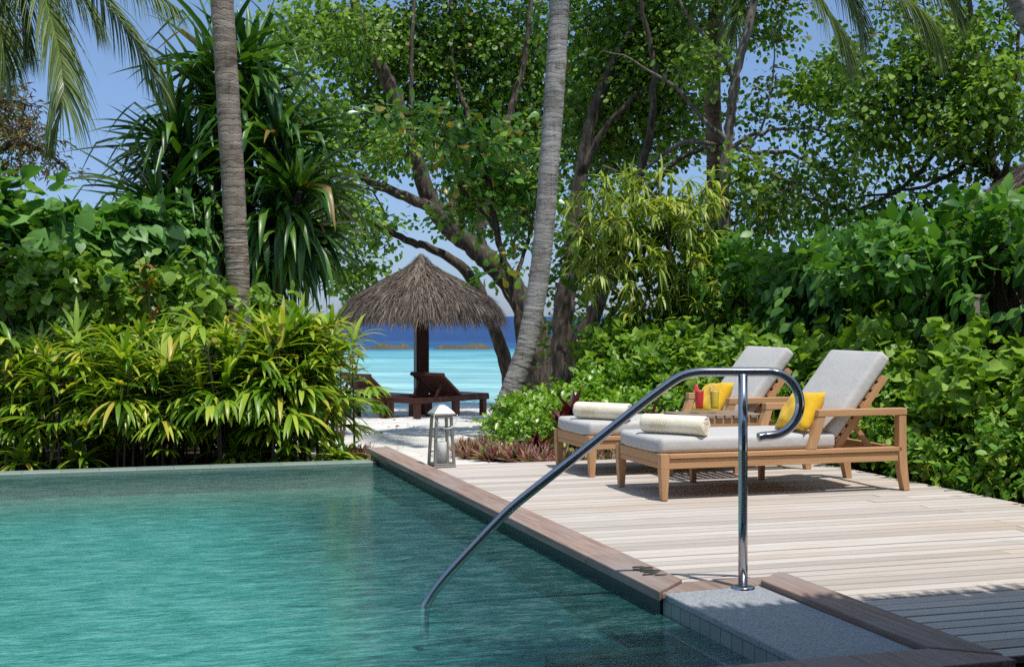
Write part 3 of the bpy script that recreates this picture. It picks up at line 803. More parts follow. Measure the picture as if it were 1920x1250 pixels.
def side_table():
    u0, v0, L_, W_ = ORG[0]+.60, ORG[1]+.835, .60, .46
    t = empty('side_table', W(u0, v0, .002), ANG, 'small slatted teak side table standing between the two loungers', 'side table')
    for x in (.0, L_-.05):
        for y in (.0, W_-.05):
            MB().taper((x+.006,x+.044,y+.006,y+.044), (x,x+.05,y,y+.05), 0, .455).build('leg', M['teak_z'], t, .003)
    for q in ((.05,L_-.05,.004,.034),(.05,L_-.05,W_-.034,W_-.004),(.004,.034,.05,W_-.05),(L_-.034,L_-.004,.05,W_-.05)): MB().box(*q,.385,.455).build('apron', M['teak_x'], t, .002)
    n = 9
    for k in range(n):
        x = -.01+k*(L_+.02)/n; MB().box(x, x+(L_+.02)/n-.012, -.012, W_+.012, .457, .480).build('slat', M['table_top'], t, .002)
    return W, u0, v0
side_table()
def drink(u, v, juice, label, kind):
    t = empty('cocktail_glass', W(u, v, .484), ANG, label, 'drink')
    part('glass', lathe([(.0,.0),(.027,.0),(.028,.004),(.029,.03),(.036,.175),(.0345,.175),(.0275,.032),(.0,.030)], 28), M['glass'], t)
    part('juice', lathe([(.0,.033),(.0262,.033),(.0275,.05),(.0335,.160),(.0335,.163),(.0,.164)], 28), M[juice], t)
    if kind == 'melon':
        MB().prism([(-.034,.135),(-.040,.185),(-.030,.222),(-.012,.190),(-.014,.165)], -.006, .006).build('fruit_wedge', M['melon'], t, .003)
    else:
        MB().prism([(-.040,.150),(-.036,.190),(-.018,.215),(.006,.205),(.018,.180),(-.004,.172),(-.016,.166)], -.008, .008).build('fruit_wedge', M['rind'], t, .003)
    part('straw', tube(np.array([(.012,.0,.12),(-.004,.004,.17),(-.018,.008,.212)]), .0032, 8), M['straw'], t)
drink(ORG[0]+.775, ORG[1]+1.075, 'red_juice', 'tall glass of red juice with a melon wedge on the side table', 'melon')
drink(ORG[0]+.885, ORG[1]+1.045, 'yellow_juice', 'tall glass of yellow juice with a pineapple wedge on the side table', 'pine')

# ------------------------------------------------------------------ lantern
def lantern():
    t = empty('lantern', W(2.612, 10.345, .003), ANG+math.radians(4), 'silver metal storm lantern with a white candle on the deck corner by the coping', 'lantern')
    B, T_, H_ = .090, .072, .390
    MB().box(-B,B,-B,B,.012,.030).taper((-B-.004,B+.004,-B-.004,B+.004),(-B-.002,B+.002,-B-.002,B+.002),.0,.011).build('base', M['lantern'], t, .002)
    p = .022
    for sx in (-1, 1):
        for sy in (-1, 1):
            bx0, bx1 = sorted((sx*B, sx*(B-p))); by0, by1 = sorted((sy*B, sy*(B-p)))
            tx0, tx1 = sorted((sx*T_, sx*(T_-p))); ty0, ty1 = sorted((sy*T_, sy*(T_-p)))
            MB().taper((bx0,bx1,by0,by1),(tx0,tx1,ty0,ty1),.031,H_).build('corner_post', M['lantern'], t, .002)
    MB().box(-T_,T_,-T_,-T_+p,H_+.001,H_+.025).box(-T_,T_,T_-p,T_,H_+.001,H_+.025).box(-T_,-T_+p,-T_+p+.001,T_-p-.001,H_+.001,H_+.025).box(T_-p,T_,-T_+p+.001,T_-p-.001,H_+.001,H_+.025).build('top_frame', M['lantern'], t, .002)
    g = .012
    for s_ in (-1, 1):
        V = [(-B+p,s_*(B-g),.032),(B-p,s_*(B-g),.032),(T_-p,s_*(T_-g),H_),(-T_+p,s_*(T_-g),H_)]
        part('pane', (np.array(V), np.array([(0,1,2,3)])), M['glass'], t, False)
        V = [(s_*(B-g),-B+p,.032),(s_*(B-g),B-p,.032),(s_*(T_-g),T_-p,H_),(s_*(T_-g),-T_+p,H_)]
        part('pane', (np.array(V), np.array([(0,1,2,3)])), M['glass'], t, False)
    R_ = .090
    MB().box(-R_,R_,-R_,R_,H_+.026,H_+.038).taper((-R_+.002,R_-.002,-R_+.002,R_-.002),(-.036,.036,-.036,.036),H_+.039,H_+.092).taper((-.034,.034,-.034,.034),(-.020,.020,-.020,.020),H_+.093,H_+.104).build('roof', M['lantern_roof'], t, .003)
    cn = part('candle', lathe([(.0,.032),(.042,.032),(.042,.190),(.040,.196),(.030,.192),(.0,.188)], 24), M['wax'], t)
    part('wick', tube(np.array([(0,0,.186),(.002,0,.205)]), .0015, 6), M['wick'], cn)
    pts = []
    for k in range(25):
        a = math.pi*k/24; pts.append((-.097*math.cos(a), -.105-.035*math.sin(a), H_+.030-.108*math.sin(a)))
    part('handle', tube(np.array(pts), .0032, 8), M['lantern_roof'], t)
    MB().box(-B+.004,-B+.016,-B-.006,-B-.001,.175,.200).build('latch', M['lantern'], t, .001)
lantern()

# ------------------------------------------------------------------ thatch
def thatch_cone(name, parent, prof, n, lmin, lmax, wd, seed, mat, fringe=.25):
    """hanging strips laid over a lathe profile (r, z from apex down)"""
    rng = np.random.default_rng(seed); prof = np.array(prof, float)
    seg = np.linalg.norm(np.diff(prof, axis=0), axis=1); s = np.concatenate([[0], np.cumsum(seg)])
    q = np.sqrt(rng.uniform(.0, 1, n)); q[:n//5] = rng.uniform(.86, 1, n//5)
    S = q*s[-1]; r = np.interp(S, s, prof[:,0]); z = np.interp(S, s, prof[:,1])
    e = .02*s[-1]; dr = np.interp(S+e, s, prof[:,0])-np.interp(S-e, s, prof[:,0]); dz = np.interp(S+e, s, prof[:,1])-np.interp(S-e, s, prof[:,1])
    a = rng.uniform(0, 2*math.pi, n); ca, sa = np.cos(a), np.sin(a)
    D = nrm(np.stack([ca*dr, sa*dr, dz], 1)); nr = nrm(np.stack([-ca*dz, -sa*dz, dr], 1)*np.sign(dr+1e-9)[:,None])
    tang = np.stack([-sa, ca, 0*a], 1)
    Pos = np.stack([ca*r, sa*r, z], 1)+nr*rng.uniform(0, .05, n)[:,None]
    D = nrm(D+tang*(rng.normal(0, .20, n)+.22*np.sin(a*9+S*5)*np.sin(a*23-S*3))[:,None]+nr*rng.normal(.05, .08, n)[:,None])
    Ln = rng.uniform(lmin, lmax, n)
    V, F = straps(Pos, D, Ln, rng.uniform(.5, 1.4, n)*wd, rng.uniform(.05, .5, n), 3, 'taper', .1, nr)
    return part(name, (V, F), mat, parent, False)
def parasol():
    d = 26.8; b = pxz(790, d)
    t = empty('thatched_parasol', b, .3, 'round thatched beach parasol on a square wooden post above the dark loungers', 'parasol')
    k = d/FOC; top = P(790, 478, d)[2]-b[2]
    prof = [(x*k, top-(y-478)*k) for x, y in ((3,478),(9,485),(17,496),(34,508),(66,525),(100,544),(124,558),(139,574),(146,587))]
    part('thatch_core', lathe([(r*.96, z-.03) for r, z in prof]+[(.05, prof[-1][1]+.05)], 32), M['thatch_core'], t)
    thatch_cone('thatch_layer', t, prof, 17000, .20, .50, .017, 21, M['thatch'])
    part('thatch_cap', lathe([(.0, top+.03),(.05, top+.02),(.10, top-.08),(.19, top-.22),(.24, top-.27)], 20), M['thatch'], t)
    MB().box(-.13,.13,-.13,.13,-.3,top-.5).build('post', M['dark_wood_z'], t, .01)
parasol()
def beach_lounger():
    t = empty('beach_lounger', pxz(779, 24.6), math.radians(48), 'dark stained wooden beach lounger directly under the thatched parasol', 'beach lounger', 'dark beach loungers by the sea')
    W_ = .84; L_ = 2.0; hx = 1.22
    f = MB()
    for y in (0, W_-.06): f.box(0, L_, y, y+.06, .27, .37)
    f.box(-.001,.06,.061,W_-.061,.27,.37); f.box(L_-.06,L_+.001,.061,W_-.061,.27,.37); f.box(hx-.03,hx+.03,.061,W_-.061,.27,.35)
    f.build('frame', M['dark_wood_x'], t, .006)
    for x in (.04, 1.05, L_-.18):
        for y in (.0, W_-.11): MB().box(x, x+.11, y+.004, y+.105, -.05, .269).build('leg', M['dark_wood_z'], t, .006)
    for k in range(8): MB().box(hx+.02+k*.096, hx+.10+k*.096, .01, W_-.01, .371, .392).build('seat_slat', M['dark_wood_y'], t, .003)
    bk = empty('backrest', (hx, 0, .385), 0); bk.parent = t; bk.rotation_euler = (0, math.radians(38), 0)
    for y in (0, W_-.06): MB().box(-.62, 0, y, y+.06, -.025, .025).build('back_rail', M['dark_wood_x'], bk, .004)
    for k in range(8): MB().box(-.62+k*.077, -.555+k*.077, .062, W_-.062, -.012, .014).build('back_slat', M['dark_wood_y'], bk, .003)
    MB().box(-.665, -.621, -.03, W_+.03, -.03, .035).build('head_board', M['dark_wood_y'], bk, .005)
    for y in (.1, W_-.14): MB().prism([(.62,.37),(.67,.37),(.84,.64),(.79,.64)], y, y+.04).build('prop', M['dark_wood_z'], t, .003)
    return t
bl = beach_lounger()
b2 = tree_copy(bl); b2.location = pxz(638, 24.4); b2['label'] = 'dark wooden beach lounger half hidden behind the lady palms'
def rocks():
    for i, (x0, x1, d, h, lab) in enumerate([(672,778,90,.42,'low brown reef rock ridge seen through the parasol side nearest the lady palms'),(812,928,90,.42,'low brown reef rock ridge in the lagoon seen between parasol post and trees'),(1046,1120,92,.42,'short reef rock ridge seen between the dark tree stems'),(560,640,91,.35,'reef rock ridge mostly covered by the lady palms')]):
        rng = np.random.default_rng(60+i); a, b = P(x0,660,d), P(x1,660,d); n = 60; m = 9
        V = np.zeros((n, m, 3))
        hp = smooth_path(rng.uniform(.45, 1.0, (9,1)), n)[:,0]*h+.05*rng.normal(size=n)
        for k in range(n):
            f = k/(n-1); e = min(1, 5*min(f, 1-f))**.6
            for j in range(m):
                g = j/(m-1)*2-1
                V[k,j] = (a[0]+(b[0]-a[0])*f, d+g*1.1+rng.normal(0,.06), -1.06+(hp[k]*e*(1-g*g)**.7)+rng.normal(0,.03))
        F = [(k*m+j, (k+1)*m+j, (k+1)*m+j+1, k*m+j+1) for k in range(n-1) for j in range(m-1)]
        c = np.array([(a[0]+b[0])/2, d, -1.0])
        o = part('reef_rock', (V.reshape(-1,3)-c, np.array(F)), M['rock'], None, True, c)
        tag(o, lab, 'rock', 'rocks of the lagoon reef')
rocks()

# ------------------------------------------------------------------ trees
def grow(rng, nodes, targets, bend=.12, r_tip=.004, r_base=.022, step=.35):
    """connect every target to the nearest skeleton node by a thin bent twig; twigs become skeleton too"""
    nodes = np.array(nodes, float); items = []; dirs = []
    cap = len(nodes)+len(targets)*6
    buf = np.zeros((cap,3)); buf[:len(nodes)] = nodes; n = len(nodes)
    order = np.argsort([np.min(np.linalg.norm(nodes-t, axis=1)) for t in targets])
    for k in order:
        t = targets[k]
        df = buf[:n]-t; dist = np.linalg.norm(df, axis=1)+np.maximum(0, df[:,2])*.35
        a = buf[np.argmin(dist)]; ln = np.linalg.norm(t-a)
        if ln < .05: dirs.append((k, np.array([0,0,1.0]))); continue
        mid = (a+t)/2+rng.normal(size=3)*bend*ln+np.array([0,0,.10*ln])
        m = max(4, int(ln/step)+2); path = smooth_path([a, mid, t], m)
        r0 = r_tip+min(r_base, .010*ln+.004)
        items.append(tube(path, np.linspace(r0, r_tip, m), 4, False))
        for q in path[1:]:
            if n < cap: buf[n] = q; n += 1
        dirs.append((k, path[-1]-path[-2]))
    out = np.zeros((len(targets),3))
    for k, dv in dirs: out[k] = dv
    return items, nrm(out)
def blob_points(rng, blobs, total):
    wts = np.array([b[6]*b[2]*b[3] for b in blobs], float); wts /= wts.sum(); pts = []
    for b, w_ in zip(blobs, wts):
        n = max(1, int(round(total*w_))); c = P(b[0], b[1], b[4]); k = b[4]/FOC
        q = runit(rng, n)*(rng.uniform(0, 1, n)**.40)[:,None]
        pts.append(c+q*np.array([b[2]*k, b[5], b[3]*k]))
    return np.concatenate(pts)
def leaf_clumps(rng, C, Dv, per, spread, size, tmpl, droop=.35, upn=.8, flat=.6):
    n = len(C)*per
    Cr = np.repeat(C, per, 0); Dr = np.repeat(Dv, per, 0)
    off = rng.normal(size=(n,3))*spread; off[:,2] *= flat
    Pos = Cr+off
    D = nrm(nrm(off)*.8+Dr*.35+rng.normal(size=(n,3))*.45+np.array([0,0,-droop]))
    N = nrm(np.array([0,0,upn])+rng.normal(size=(n,3))*.55+nrm(off)*.25)
    S = size*rng.uniform(.6, 1.25, n)
    return leaves(Pos, D, N, S, tmpl, rng)
def thin_sprays(rng, C, Dv, per, size, wd):
    n = len(C)*per; Cr = np.repeat(C, per, 0); Dr = np.repeat(Dv, per, 0)
    D = nrm(runit(rng, n)*.85+Dr*.6+np.array([0,0,.15])); Pos = Cr-Dr*(rng.uniform(0, 1, n)**1.5*.16)[:,None]
    return straps(Pos, D, size*rng.uniform(.6,1.2,n), wd*rng.uniform(.8,1.25,n), rng.uniform(.6,2.2,n), 4, 'lance', .14)
def make_tree(name, label, cat, base, limbs, clouds, seed, bark_m, group=None, twig_m='twig', ring=None):
    """limbs: [(points, r0, r1)] in world; clouds: [(blobs, clusters, per, spread, size, template, material key, droop)]"""
    rng = np.random.default_rng(seed); t = empty(name, base, 0, label, cat, group)
    tubes_, nodes = [], []
    for pts, r0, r1 in limbs:
        ln = np.sum(np.linalg.norm(np.diff(np.array(pts), axis=0), axis=1)); n = max(6, int(ln/.12))
        path = smooth_path(pts, n); path[1:-1] += rng.normal(size=(n-2,3))*.012
        rad = np.linspace(r0, r1, n)*(1+.05*smooth_path(rng.normal(size=(max(3,n//4),1)), n)[:,0])
        tubes_.append(tube(path, rad, 12)); nodes.append(path[n//4 if r0 > .12 else 0:])
    nodes = np.concatenate(nodes); tw = []
    by_mat = {}
    for blobs, cnt, per, spread, size, tmpl, mk, droop in clouds:
        C = blob_points(rng, blobs, cnt)
        items, Dv = grow(rng, nodes, C); tw += items
        if tmpl is None: by_mat.setdefault(mk, []).append(thin_sprays(rng, C, Dv, per, size, spread)); continue
        by_mat.setdefault(mk, []).append(leaf_clumps(rng, C, Dv, per, spread, size, tmpl, droop))
    part('trunk', shift(cat_vf(tubes_+tw), base), M[bark_m], t)
    for mk, its in by_mat.items():
        part('crown', shift(cat_vf(its), base), M[mk], t)
    return t
def limb(px, d0, d1, r0, r1):
    n = len(px); return ([P(x, y, d0+(d1-d0)*i/(n-1)) for i, (x, y) in enumerate(px)], r0, r1)

# the big spreading tree behind the parasol
TB = pxz(1012, 28.3)
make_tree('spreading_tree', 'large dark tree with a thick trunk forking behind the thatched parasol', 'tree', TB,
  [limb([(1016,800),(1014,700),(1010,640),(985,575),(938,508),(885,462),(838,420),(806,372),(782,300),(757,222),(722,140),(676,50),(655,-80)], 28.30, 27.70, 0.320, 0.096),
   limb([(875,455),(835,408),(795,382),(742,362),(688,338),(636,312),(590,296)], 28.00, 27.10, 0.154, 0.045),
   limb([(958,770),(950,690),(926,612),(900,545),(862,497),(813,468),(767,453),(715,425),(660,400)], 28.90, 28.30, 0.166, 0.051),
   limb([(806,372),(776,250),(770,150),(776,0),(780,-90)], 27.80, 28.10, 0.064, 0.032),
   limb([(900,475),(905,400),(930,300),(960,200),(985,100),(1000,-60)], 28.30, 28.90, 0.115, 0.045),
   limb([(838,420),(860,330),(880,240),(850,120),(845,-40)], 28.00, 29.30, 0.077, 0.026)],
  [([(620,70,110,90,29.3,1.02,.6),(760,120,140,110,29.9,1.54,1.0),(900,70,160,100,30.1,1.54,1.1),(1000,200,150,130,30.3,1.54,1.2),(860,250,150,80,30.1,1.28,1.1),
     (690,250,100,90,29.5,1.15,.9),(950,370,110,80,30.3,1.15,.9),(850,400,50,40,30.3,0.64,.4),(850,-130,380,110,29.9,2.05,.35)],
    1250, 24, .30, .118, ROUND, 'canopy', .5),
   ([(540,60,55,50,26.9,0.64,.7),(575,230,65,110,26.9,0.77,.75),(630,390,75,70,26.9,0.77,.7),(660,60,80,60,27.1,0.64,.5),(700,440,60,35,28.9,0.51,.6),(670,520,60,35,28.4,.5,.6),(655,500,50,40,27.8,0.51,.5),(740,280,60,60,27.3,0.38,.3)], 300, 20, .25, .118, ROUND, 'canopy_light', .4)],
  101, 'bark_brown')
# glossy large-leaved tree in front of it
GB = pxz(985, 18.6)
make_tree('sea_almond_tree', 'glossy large-leaved tree with yellowing leaves reaching across the middle palm', 'tree', GB,
  [limb([(985,820),(975,660),(960,540),(935,440),(915,340),(890,262),(850,225),(760,215),(720,222)], 18.6, 17.8, .06, .018),
   limb([(935,440),(905,400),(870,360),(830,330)], 18.3, 18.0, .03, .012), limb([(960,540),(985,470),(1000,400),(990,330)], 18.5, 18.7, .035, .012)],
  [([(790,222,95,32,17.8,.35,1.0),(880,250,80,50,18,.4,.9),(900,330,90,55,18.2,.5,.9),(945,300,70,70,18.6,.5,.9),(905,395,80,50,18.4,.4,.8),(985,400,55,80,18.8,.4,.9),(935,500,40,38,18.2,.3,.5),(1000,330,50,60,18.8,.4,.8)],
    150, 14, .11, .165, OBOV, 'almond', .15)], 102, 'bark_brown')
# grey stems right of the leaning palm
SB = pxz(1055, 21.0)
make_tree('grey_stem_tree', 'tree with two dark leaning stems rising behind the leaning palm', 'tree', SB,
  [limb([(1056,790),(1054,690),(1054,610),(1062,550),(1071,490),(1077,420),(1090,320),(1110,220),(1150,120),(1200,20),(1230,-80)], 21, 21.5, .19, .05),
   limb([(1062,780),(1068,690),(1092,632),(1122,570),(1150,500),(1180,420),(1200,330),(1222,230),(1225,120),(1205,20),(1190,-60)], 21, 20.4, .16, .015),
   limb([(1092,632),(1140,600),(1170,540),(1160,470)], 21, 20.6, .06, .03), limb([(1090,320),(1130,250),(1180,190),(1250,140),(1310,110)], 21.2, 21, .06, .02),
   limb([(1180,420),(1240,330),(1300,285),(1370,265)], 20.5, 20.2, .05, .025)],
  [([(1150,60,110,110,22.6,1.4,1.1),(1120,220,90,110,22.7,1.2,1.0),(1220,120,100,110,22.2,1.2,1.0),(1260,40,90,80,21.8,1.0,.9),(1200,260,110,80,22.2,1.0,.75),(1090,420,50,90,22.8,.7,.6),(1060,560,55,90,22.8,.5,.55),(1130,640,60,60,21.8,.4,.6),(1190,-120,220,110,22.2,2,.45),(1280,210,70,70,21.8,.8,.6)],
    860, 22, .23, .092, ROUND, 'canopy', .45),
   ([(1240,90,80,60,21.4,.5,.8),(1180,150,80,60,21.6,.6,.6)], 90, 24, .18, .095, OVATE, 'canopy_light', .3)], 103, 'bark_brown')
# forked grey tree on the right
RB = pxz(1358, 19.0)
make_tree('forked_tree', 'slender grey tree with forked branches standing against the brown palm trunk', 'tree', RB,
  [limb([(1356,760),(1357,560),(1358,420),(1360,310),(1369,220),(1379,148),(1397,70),(1412,0),(1425,-90)], 19, 19, .095, .05),
   limb([(1378,150),(1362,120),(1346,97),(1318,62),(1288,28),(1260,-40)], 19, 18.6, .045, .012),
   limb([(1358,265),(1340,245),(1311,214),(1281,176),(1240,148),(1185,112),(1130,95)], 19, 18.6, .05, .006),
   limb([(1372,278),(1420,250),(1465,242),(1510,240),(1556,252),(1610,290)], 19, 19.6, .032, .012),
   limb([(1366,275),(1410,285),(1475,287),(1520,305),(1560,318),(1640,345)], 19, 19.4, .038, .012),
   limb([(1372,290),(1420,300),(1455,330),(1500,345),(1540,372)], 19, 18.6, .03, .012),
   limb([(1370,292),(1395,325),(1420,355),(1450,350),(1520,330)], 19, 19.8, .024, .01),
   limb([(1400,285),(1430,230),(1448,160),(1450,70)], 19, 19.4, .022, .01),
   limb([(1250,285),(1290,265),(1340,272)], 19.5, 19.1, .035, .03), limb([(1340,280),(1290,262),(1240,290),(1190,330),(1130,310)], 19.1, 20, .04, .015)],
  [([(1450,40,80,65,20.2,1.0,.7),(1310,60,50,80,20.4,.8,.5),(1500,240,80,40,19.5,.7,.4),(1530,340,110,50,19.3,.8,.55),(1430,380,90,40,19,.6,.5),(1420,200,40,90,19.3,.5,.4),(1550,170,55,60,19.4,.5,.6),(1620,300,60,60,19.6,.7,.5),(1400,-110,180,100,19,1.6,.4),(1490,150,60,70,19.8,.5,.18),(1440,395,80,35,20.5,.6,.7),(1540,410,90,30,20.5,.6,.7),(1490,330,60,45,20.5,.6,.35),(1390,440,60,50,20,.5,.6)],
    420, 16, .19, .082, ROUND, 'canopy', .4),
   ([(1560,150,70,60,19,.5,.8),(1310,120,60,60,18.8,.5,.5),(1380,330,50,60,18.6,.4,.5)], 60, 18, .15, .10, ROUND, 'canopy_light', .35)], 104, 'bark_grey')
# tree filling the upper right
UB = pxz(1890, 17.0)
make_tree('leaning_shade_tree', 'broad leafy tree arching over the far hedge beside the thatched hut', 'tree', UB,
  [limb([(1885,760),(1882,520),(1878,360),(1862,325),(1820,300),(1762,266),(1710,222),(1660,205),(1600,190)], 17, 17.6, .11, .03),
   limb([(1862,325),(1850,200),(1830,90),(1810,-60)], 17, 17.4, .06, .03), limb([(1820,300),(1790,200),(1740,110),(1700,20)], 17.2, 17.6, .04, .015),
   limb([(1762,266),(1720,330),(1660,370),(1600,395),(1560,385),(1500,365)], 17.4, 18, .035, .012), limb([(1878,360),(1900,200),(1910,60)], 17, 17, .05, .02),
   limb([(1810,310),(1740,345),(1680,360),(1600,372)], 17.3, 17.6, .03, .012)],
  [([(1630,120,110,80,17.6,1.0,.8),(1710,220,130,95,17.6,1.1,1.0),(1800,120,130,110,17.4,1.1,1.0),(1870,260,80,90,17,.9,1.0),(1610,280,110,60,17.8,.8,.6),(1740,340,120,50,17.5,.8,.65),(1860,60,80,90,17.2,.9,.9),(1720,40,110,70,17.8,.9,.7),(1570,370,120,40,18,.7,.5),(1780,-120,220,100,17.4,1.5,.4),(1680,400,120,35,17.8,.6,.9),(1580,415,90,30,17.8,.6,.8),(1800,400,90,40,17.6,.6,.8)],
    430, 15, .17, .085, ROUND, 'canopy', .4),
   ([(1820,230,90,70,16.6,.5,1.0),(1760,90,80,50,16.9,.5,.8),(1690,160,80,60,17,.5,.8),(1880,170,60,80,16.4,.5,1.0),(1640,230,60,50,17.1,.4,.6)], 220, 15, .16, .092, ROUND, 'canopy_light', .35)], 105, 'bark_brown')
# bushy narrow-leaved shrub in the middle
NB = pxz(1215, 16.5)
make_tree('narrow_leaf_shrub', 'tall yellow-green shrub with thin drooping leaves behind the loungers', 'shrub', NB,
  [limb([(1215,780),(1222,690),(1210,600),(1180,500),(1150,420)], 16.5, 16.3, .035, .012), limb([(1222,690),(1240,590),(1260,500),(1250,420),(1230,340)], 16.5, 16.4, .035, .012),
   limb([(1225,680),(1270,580),(1300,480),(1310,420)], 16.5, 16.2, .025, .01), limb([(1210,600),(1140,520),(1100,440)], 16.4, 16, .02, .008)],
  [([(1130,400,85,65,16.3,.7,1.0),(1215,350,95,55,16.3,.7,1.0),(1280,440,85,100,16.2,.7,.9),(1160,500,90,70,16.3,.6,.8),(1240,520,90,80,16.2,.6,.8),(1110,470,50,60,16.2,.4,.8),(1300,540,50,60,16,.5,.6),(1320,370,60,50,16.2,.5,.6),(1210,580,70,40,16.2,.4,.5)],
    185, 12, .034, .25, None, 'bamboo', .75),
   ([(1130,470,80,90,17.0,.4,1.0),(1250,480,90,100,17.0,.4,1.0),(1200,400,90,60,17.0,.4,.7)], 110, 16, .15, .13, OVATE, 'canopy', .4)], 106, 'bark_grey')
# feathery browning tree at the far left
FB = pxz(-40, 17.5)
make_tree('feathery_tree', 'feathery tree with browning leaf sprays above the broad-leaved vine hedge', 'tree', FB,
  [limb([(-60,760),(-60,520),(-50,380),(-20,300),(30,270),(90,290),(130,320)], 17.5, 17.2, .10, .015), limb([(-50,380),(-30,230),(10,190),(60,200)], 17.5, 17.4, .05, .012),
   limb([(-20,300),(20,325),(60,345),(70,360)], 17.4, 17.2, .03, .01), limb([(-60,520),(-90,300),(-80,80),(-40,-80)],17.5,17.5,.06,.02)],
  [([(15,220,60,70,17.3,.5,1.0),(60,280,60,45,17.2,.4,.9),(110,310,38,26,17.1,.3,.6),(30,330,50,30,17.2,.3,.7),(-40,120,90,120,17.5,.8,.8)], 150, 18, .09, .115, (SMALL[0]*np.array([.36,1,1.2]), SMALL[1]), 'brown_leaf', .35),
   ([(-20,200,50,70,17.6,.5,1.0),(30,240,40,50,17.6,.4,.8),(0,300,40,40,17.4,.3,.7)], 80, 18, .10, .11, (SMALL[0]*np.array([.36,1,1.2]), SMALL[1]), 'canopy', .35)], 107, 'bark_brown')

# ------------------------------------------------------------------ palms
def palm_trunk(path, rad, seed, sides=16):
    rng = np.random.default_rng(seed); n = int(np.sum(np.linalg.norm(np.diff(path, axis=0), axis=1))/.022)
    p = smooth_path(path, n); r = np.interp(np.linspace(0,1,n), np.linspace(0,1,len(rad)), rad)
    ph = np.cumsum(rng.uniform(.6, 1.5, n))*.85
    r = r*(1+.022*(np.abs(np.sin(ph*.5))-.6)+.010*rng.normal(size=n))
    p = p+np.cumsum(rng.normal(0, .0006, (n,3)), 0)
    return tube(p, r, sides)
def frond(start, direc, length, droop, seed, n=84, ll=.66, hang=1.5):
    """coconut frond: rachis tube + two rows of leaflets"""
    rng = np.random.default_rng(seed); k = 26
    D = nrm(np.array(direc, float)) if direc is not None else None; c = np.array(start, float)
    if direc is None:
        pts = smooth_path(c, k+1); ds = nrm(np.gradient(pts, axis=0))
    else: pts = [c.copy()]; ds = [D.copy()]
    for i in range(k if direc is not None else 0):
        D = nrm(D+np.array([0,0,-1])*droop/k*(.4+1.3*i/k)); c = c+D*length/k; pts.append(c.copy()); ds.append(D.copy())
    pts, ds = np.array(pts), np.array(ds)
    rv, rf = tube(pts, np.linspace(.022, .004, k+1), 6, False)
    f = np.linspace(.10, .995, n)
    lp = np.stack([np.interp(f*k, np.arange(k+1), pts[:,i]) for i in range(3)], 1)
    ld = nrm(np.stack([np.interp(f*k, np.arange(k+1), ds[:,i]) for i in range(3)], 1))
    side = nrm(np.cross(ld, np.array([0,0,1.0]))+1e-5); up = np.cross(side, ld)
    vs = []
    for s_ in (1, -1):
        D2 = nrm(side*s_*(1.0-.45*f)[:,None]+ld*(.45+.7*f)[:,None]+up*.28+rng.normal(0, .07, (n,3)))
        ln = ll*(np.sin(np.clip(.18+f*.80, 0, 1)*math.pi)**.6)*rng.uniform(.85, 1.1, n)+.08
        vs.append(straps(lp, D2, ln, .030*rng.uniform(.8,1.15,n), hang*rng.uniform(.7,1.4,n), 5, 'taper', .22, up))
    return (rv, rf), cat_vf(vs)
def coconut_palm(name, label, base, path, rad, bark_m, crown, fronds, seed, nrand=9, flen=3.4, trunk=True):
    t = empty(name, base, 0, label, 'palm tree')
    part('trunk', shift(palm_trunk(path, rad, seed), base), M[bark_m], t)
    rng = np.random.default_rng(seed+50)
    for i in range(nrand):
        a = 2*math.pi*(i+rng.uniform(-.3,.3))/nrand; el = rng.uniform(.1, 1.1)
        fronds = fronds+[(crown, (math.cos(a)*math.cos(el), math.sin(a)*math.cos(el), math.sin(el)), flen*rng.uniform(.85,1.1), rng.uniform(1.2, 2.2))]
    for i, fr in enumerate(fronds):
        (rv, rf), lf = frond(*fr, seed+100+i)
        f = part('frond', shift(lf, base), M['frond'], t)
        part('rachis', shift((rv, rf), base), M['canopy_light'], f)
    return t
b = pxz(925, 15.6); b[2] -= .02
top = P(1062,-900,15.0)
coconut_palm('coconut_palm', 'pale ringed palm trunk leaning beside the sandy path', b,
   np.array([P(918,832,15.7)]+[P(x,y,15.6) for x,y in ((938,790),(960,728),(984,655),(1003,565),(1018,460),(1031,300),(1042,140),(1050,0))]+[P(1056,-150,15.4), P(1060,-500,15.2), top]),
   [.175,.135,.122,.118,.118,.118,.118,.117,.116,.115,.11], 'palm_grey', top, [], 31, 8, 3.2)
b = pxz(447, 14.6)
top = P(386,-1650,14.6)
coconut_palm('coconut_palm', 'brown ringed palm trunk rising straight behind the lady palms', b,
   np.array([P(470,840,14.6),P(452,640,14.6),P(447,500,14.6),P(443,420,14.6),P(432,210,14.6),P(419,0,14.6),P(410,-170,14.6),P(402,-500,14.6),P(394,-1100,14.6),top]),
   [.17,.132,.128,.128,.125,.122,.12,.117,.115], 'palm_brown', top,
   [], 32, 8, 2.7)
b = pxz(1338, 20.5); top = P(1348,-190,20.5)
coconut_palm('coconut_palm', 'reddish brown palm trunk behind the forked grey tree', b,
   np.array([P(1336,800,20.5),P(1336,600,20.5),P(1338,400,20.5),P(1340,280,20.5),P(1337,150,20.5),P(1345,0,20.5),top]),
   [.16,.13,.12,.125,.13,.12,.11], 'palm_dark', top,
   [([P(1345,-190,20.3),P(1385,-60,20),P(1380,40,19.8),P(1368,120,19.8)], None, 0, 0), ([P(1345,-190,20.3),P(1290,-80,20.2),P(1262,10,20.2)], None, 0, 0)], 33, 7, 2.9)
b = pxz(-150, 12.6); top = P(-60,-210,12.4)
def hang(p0, p1, p2, d, n=0): return None
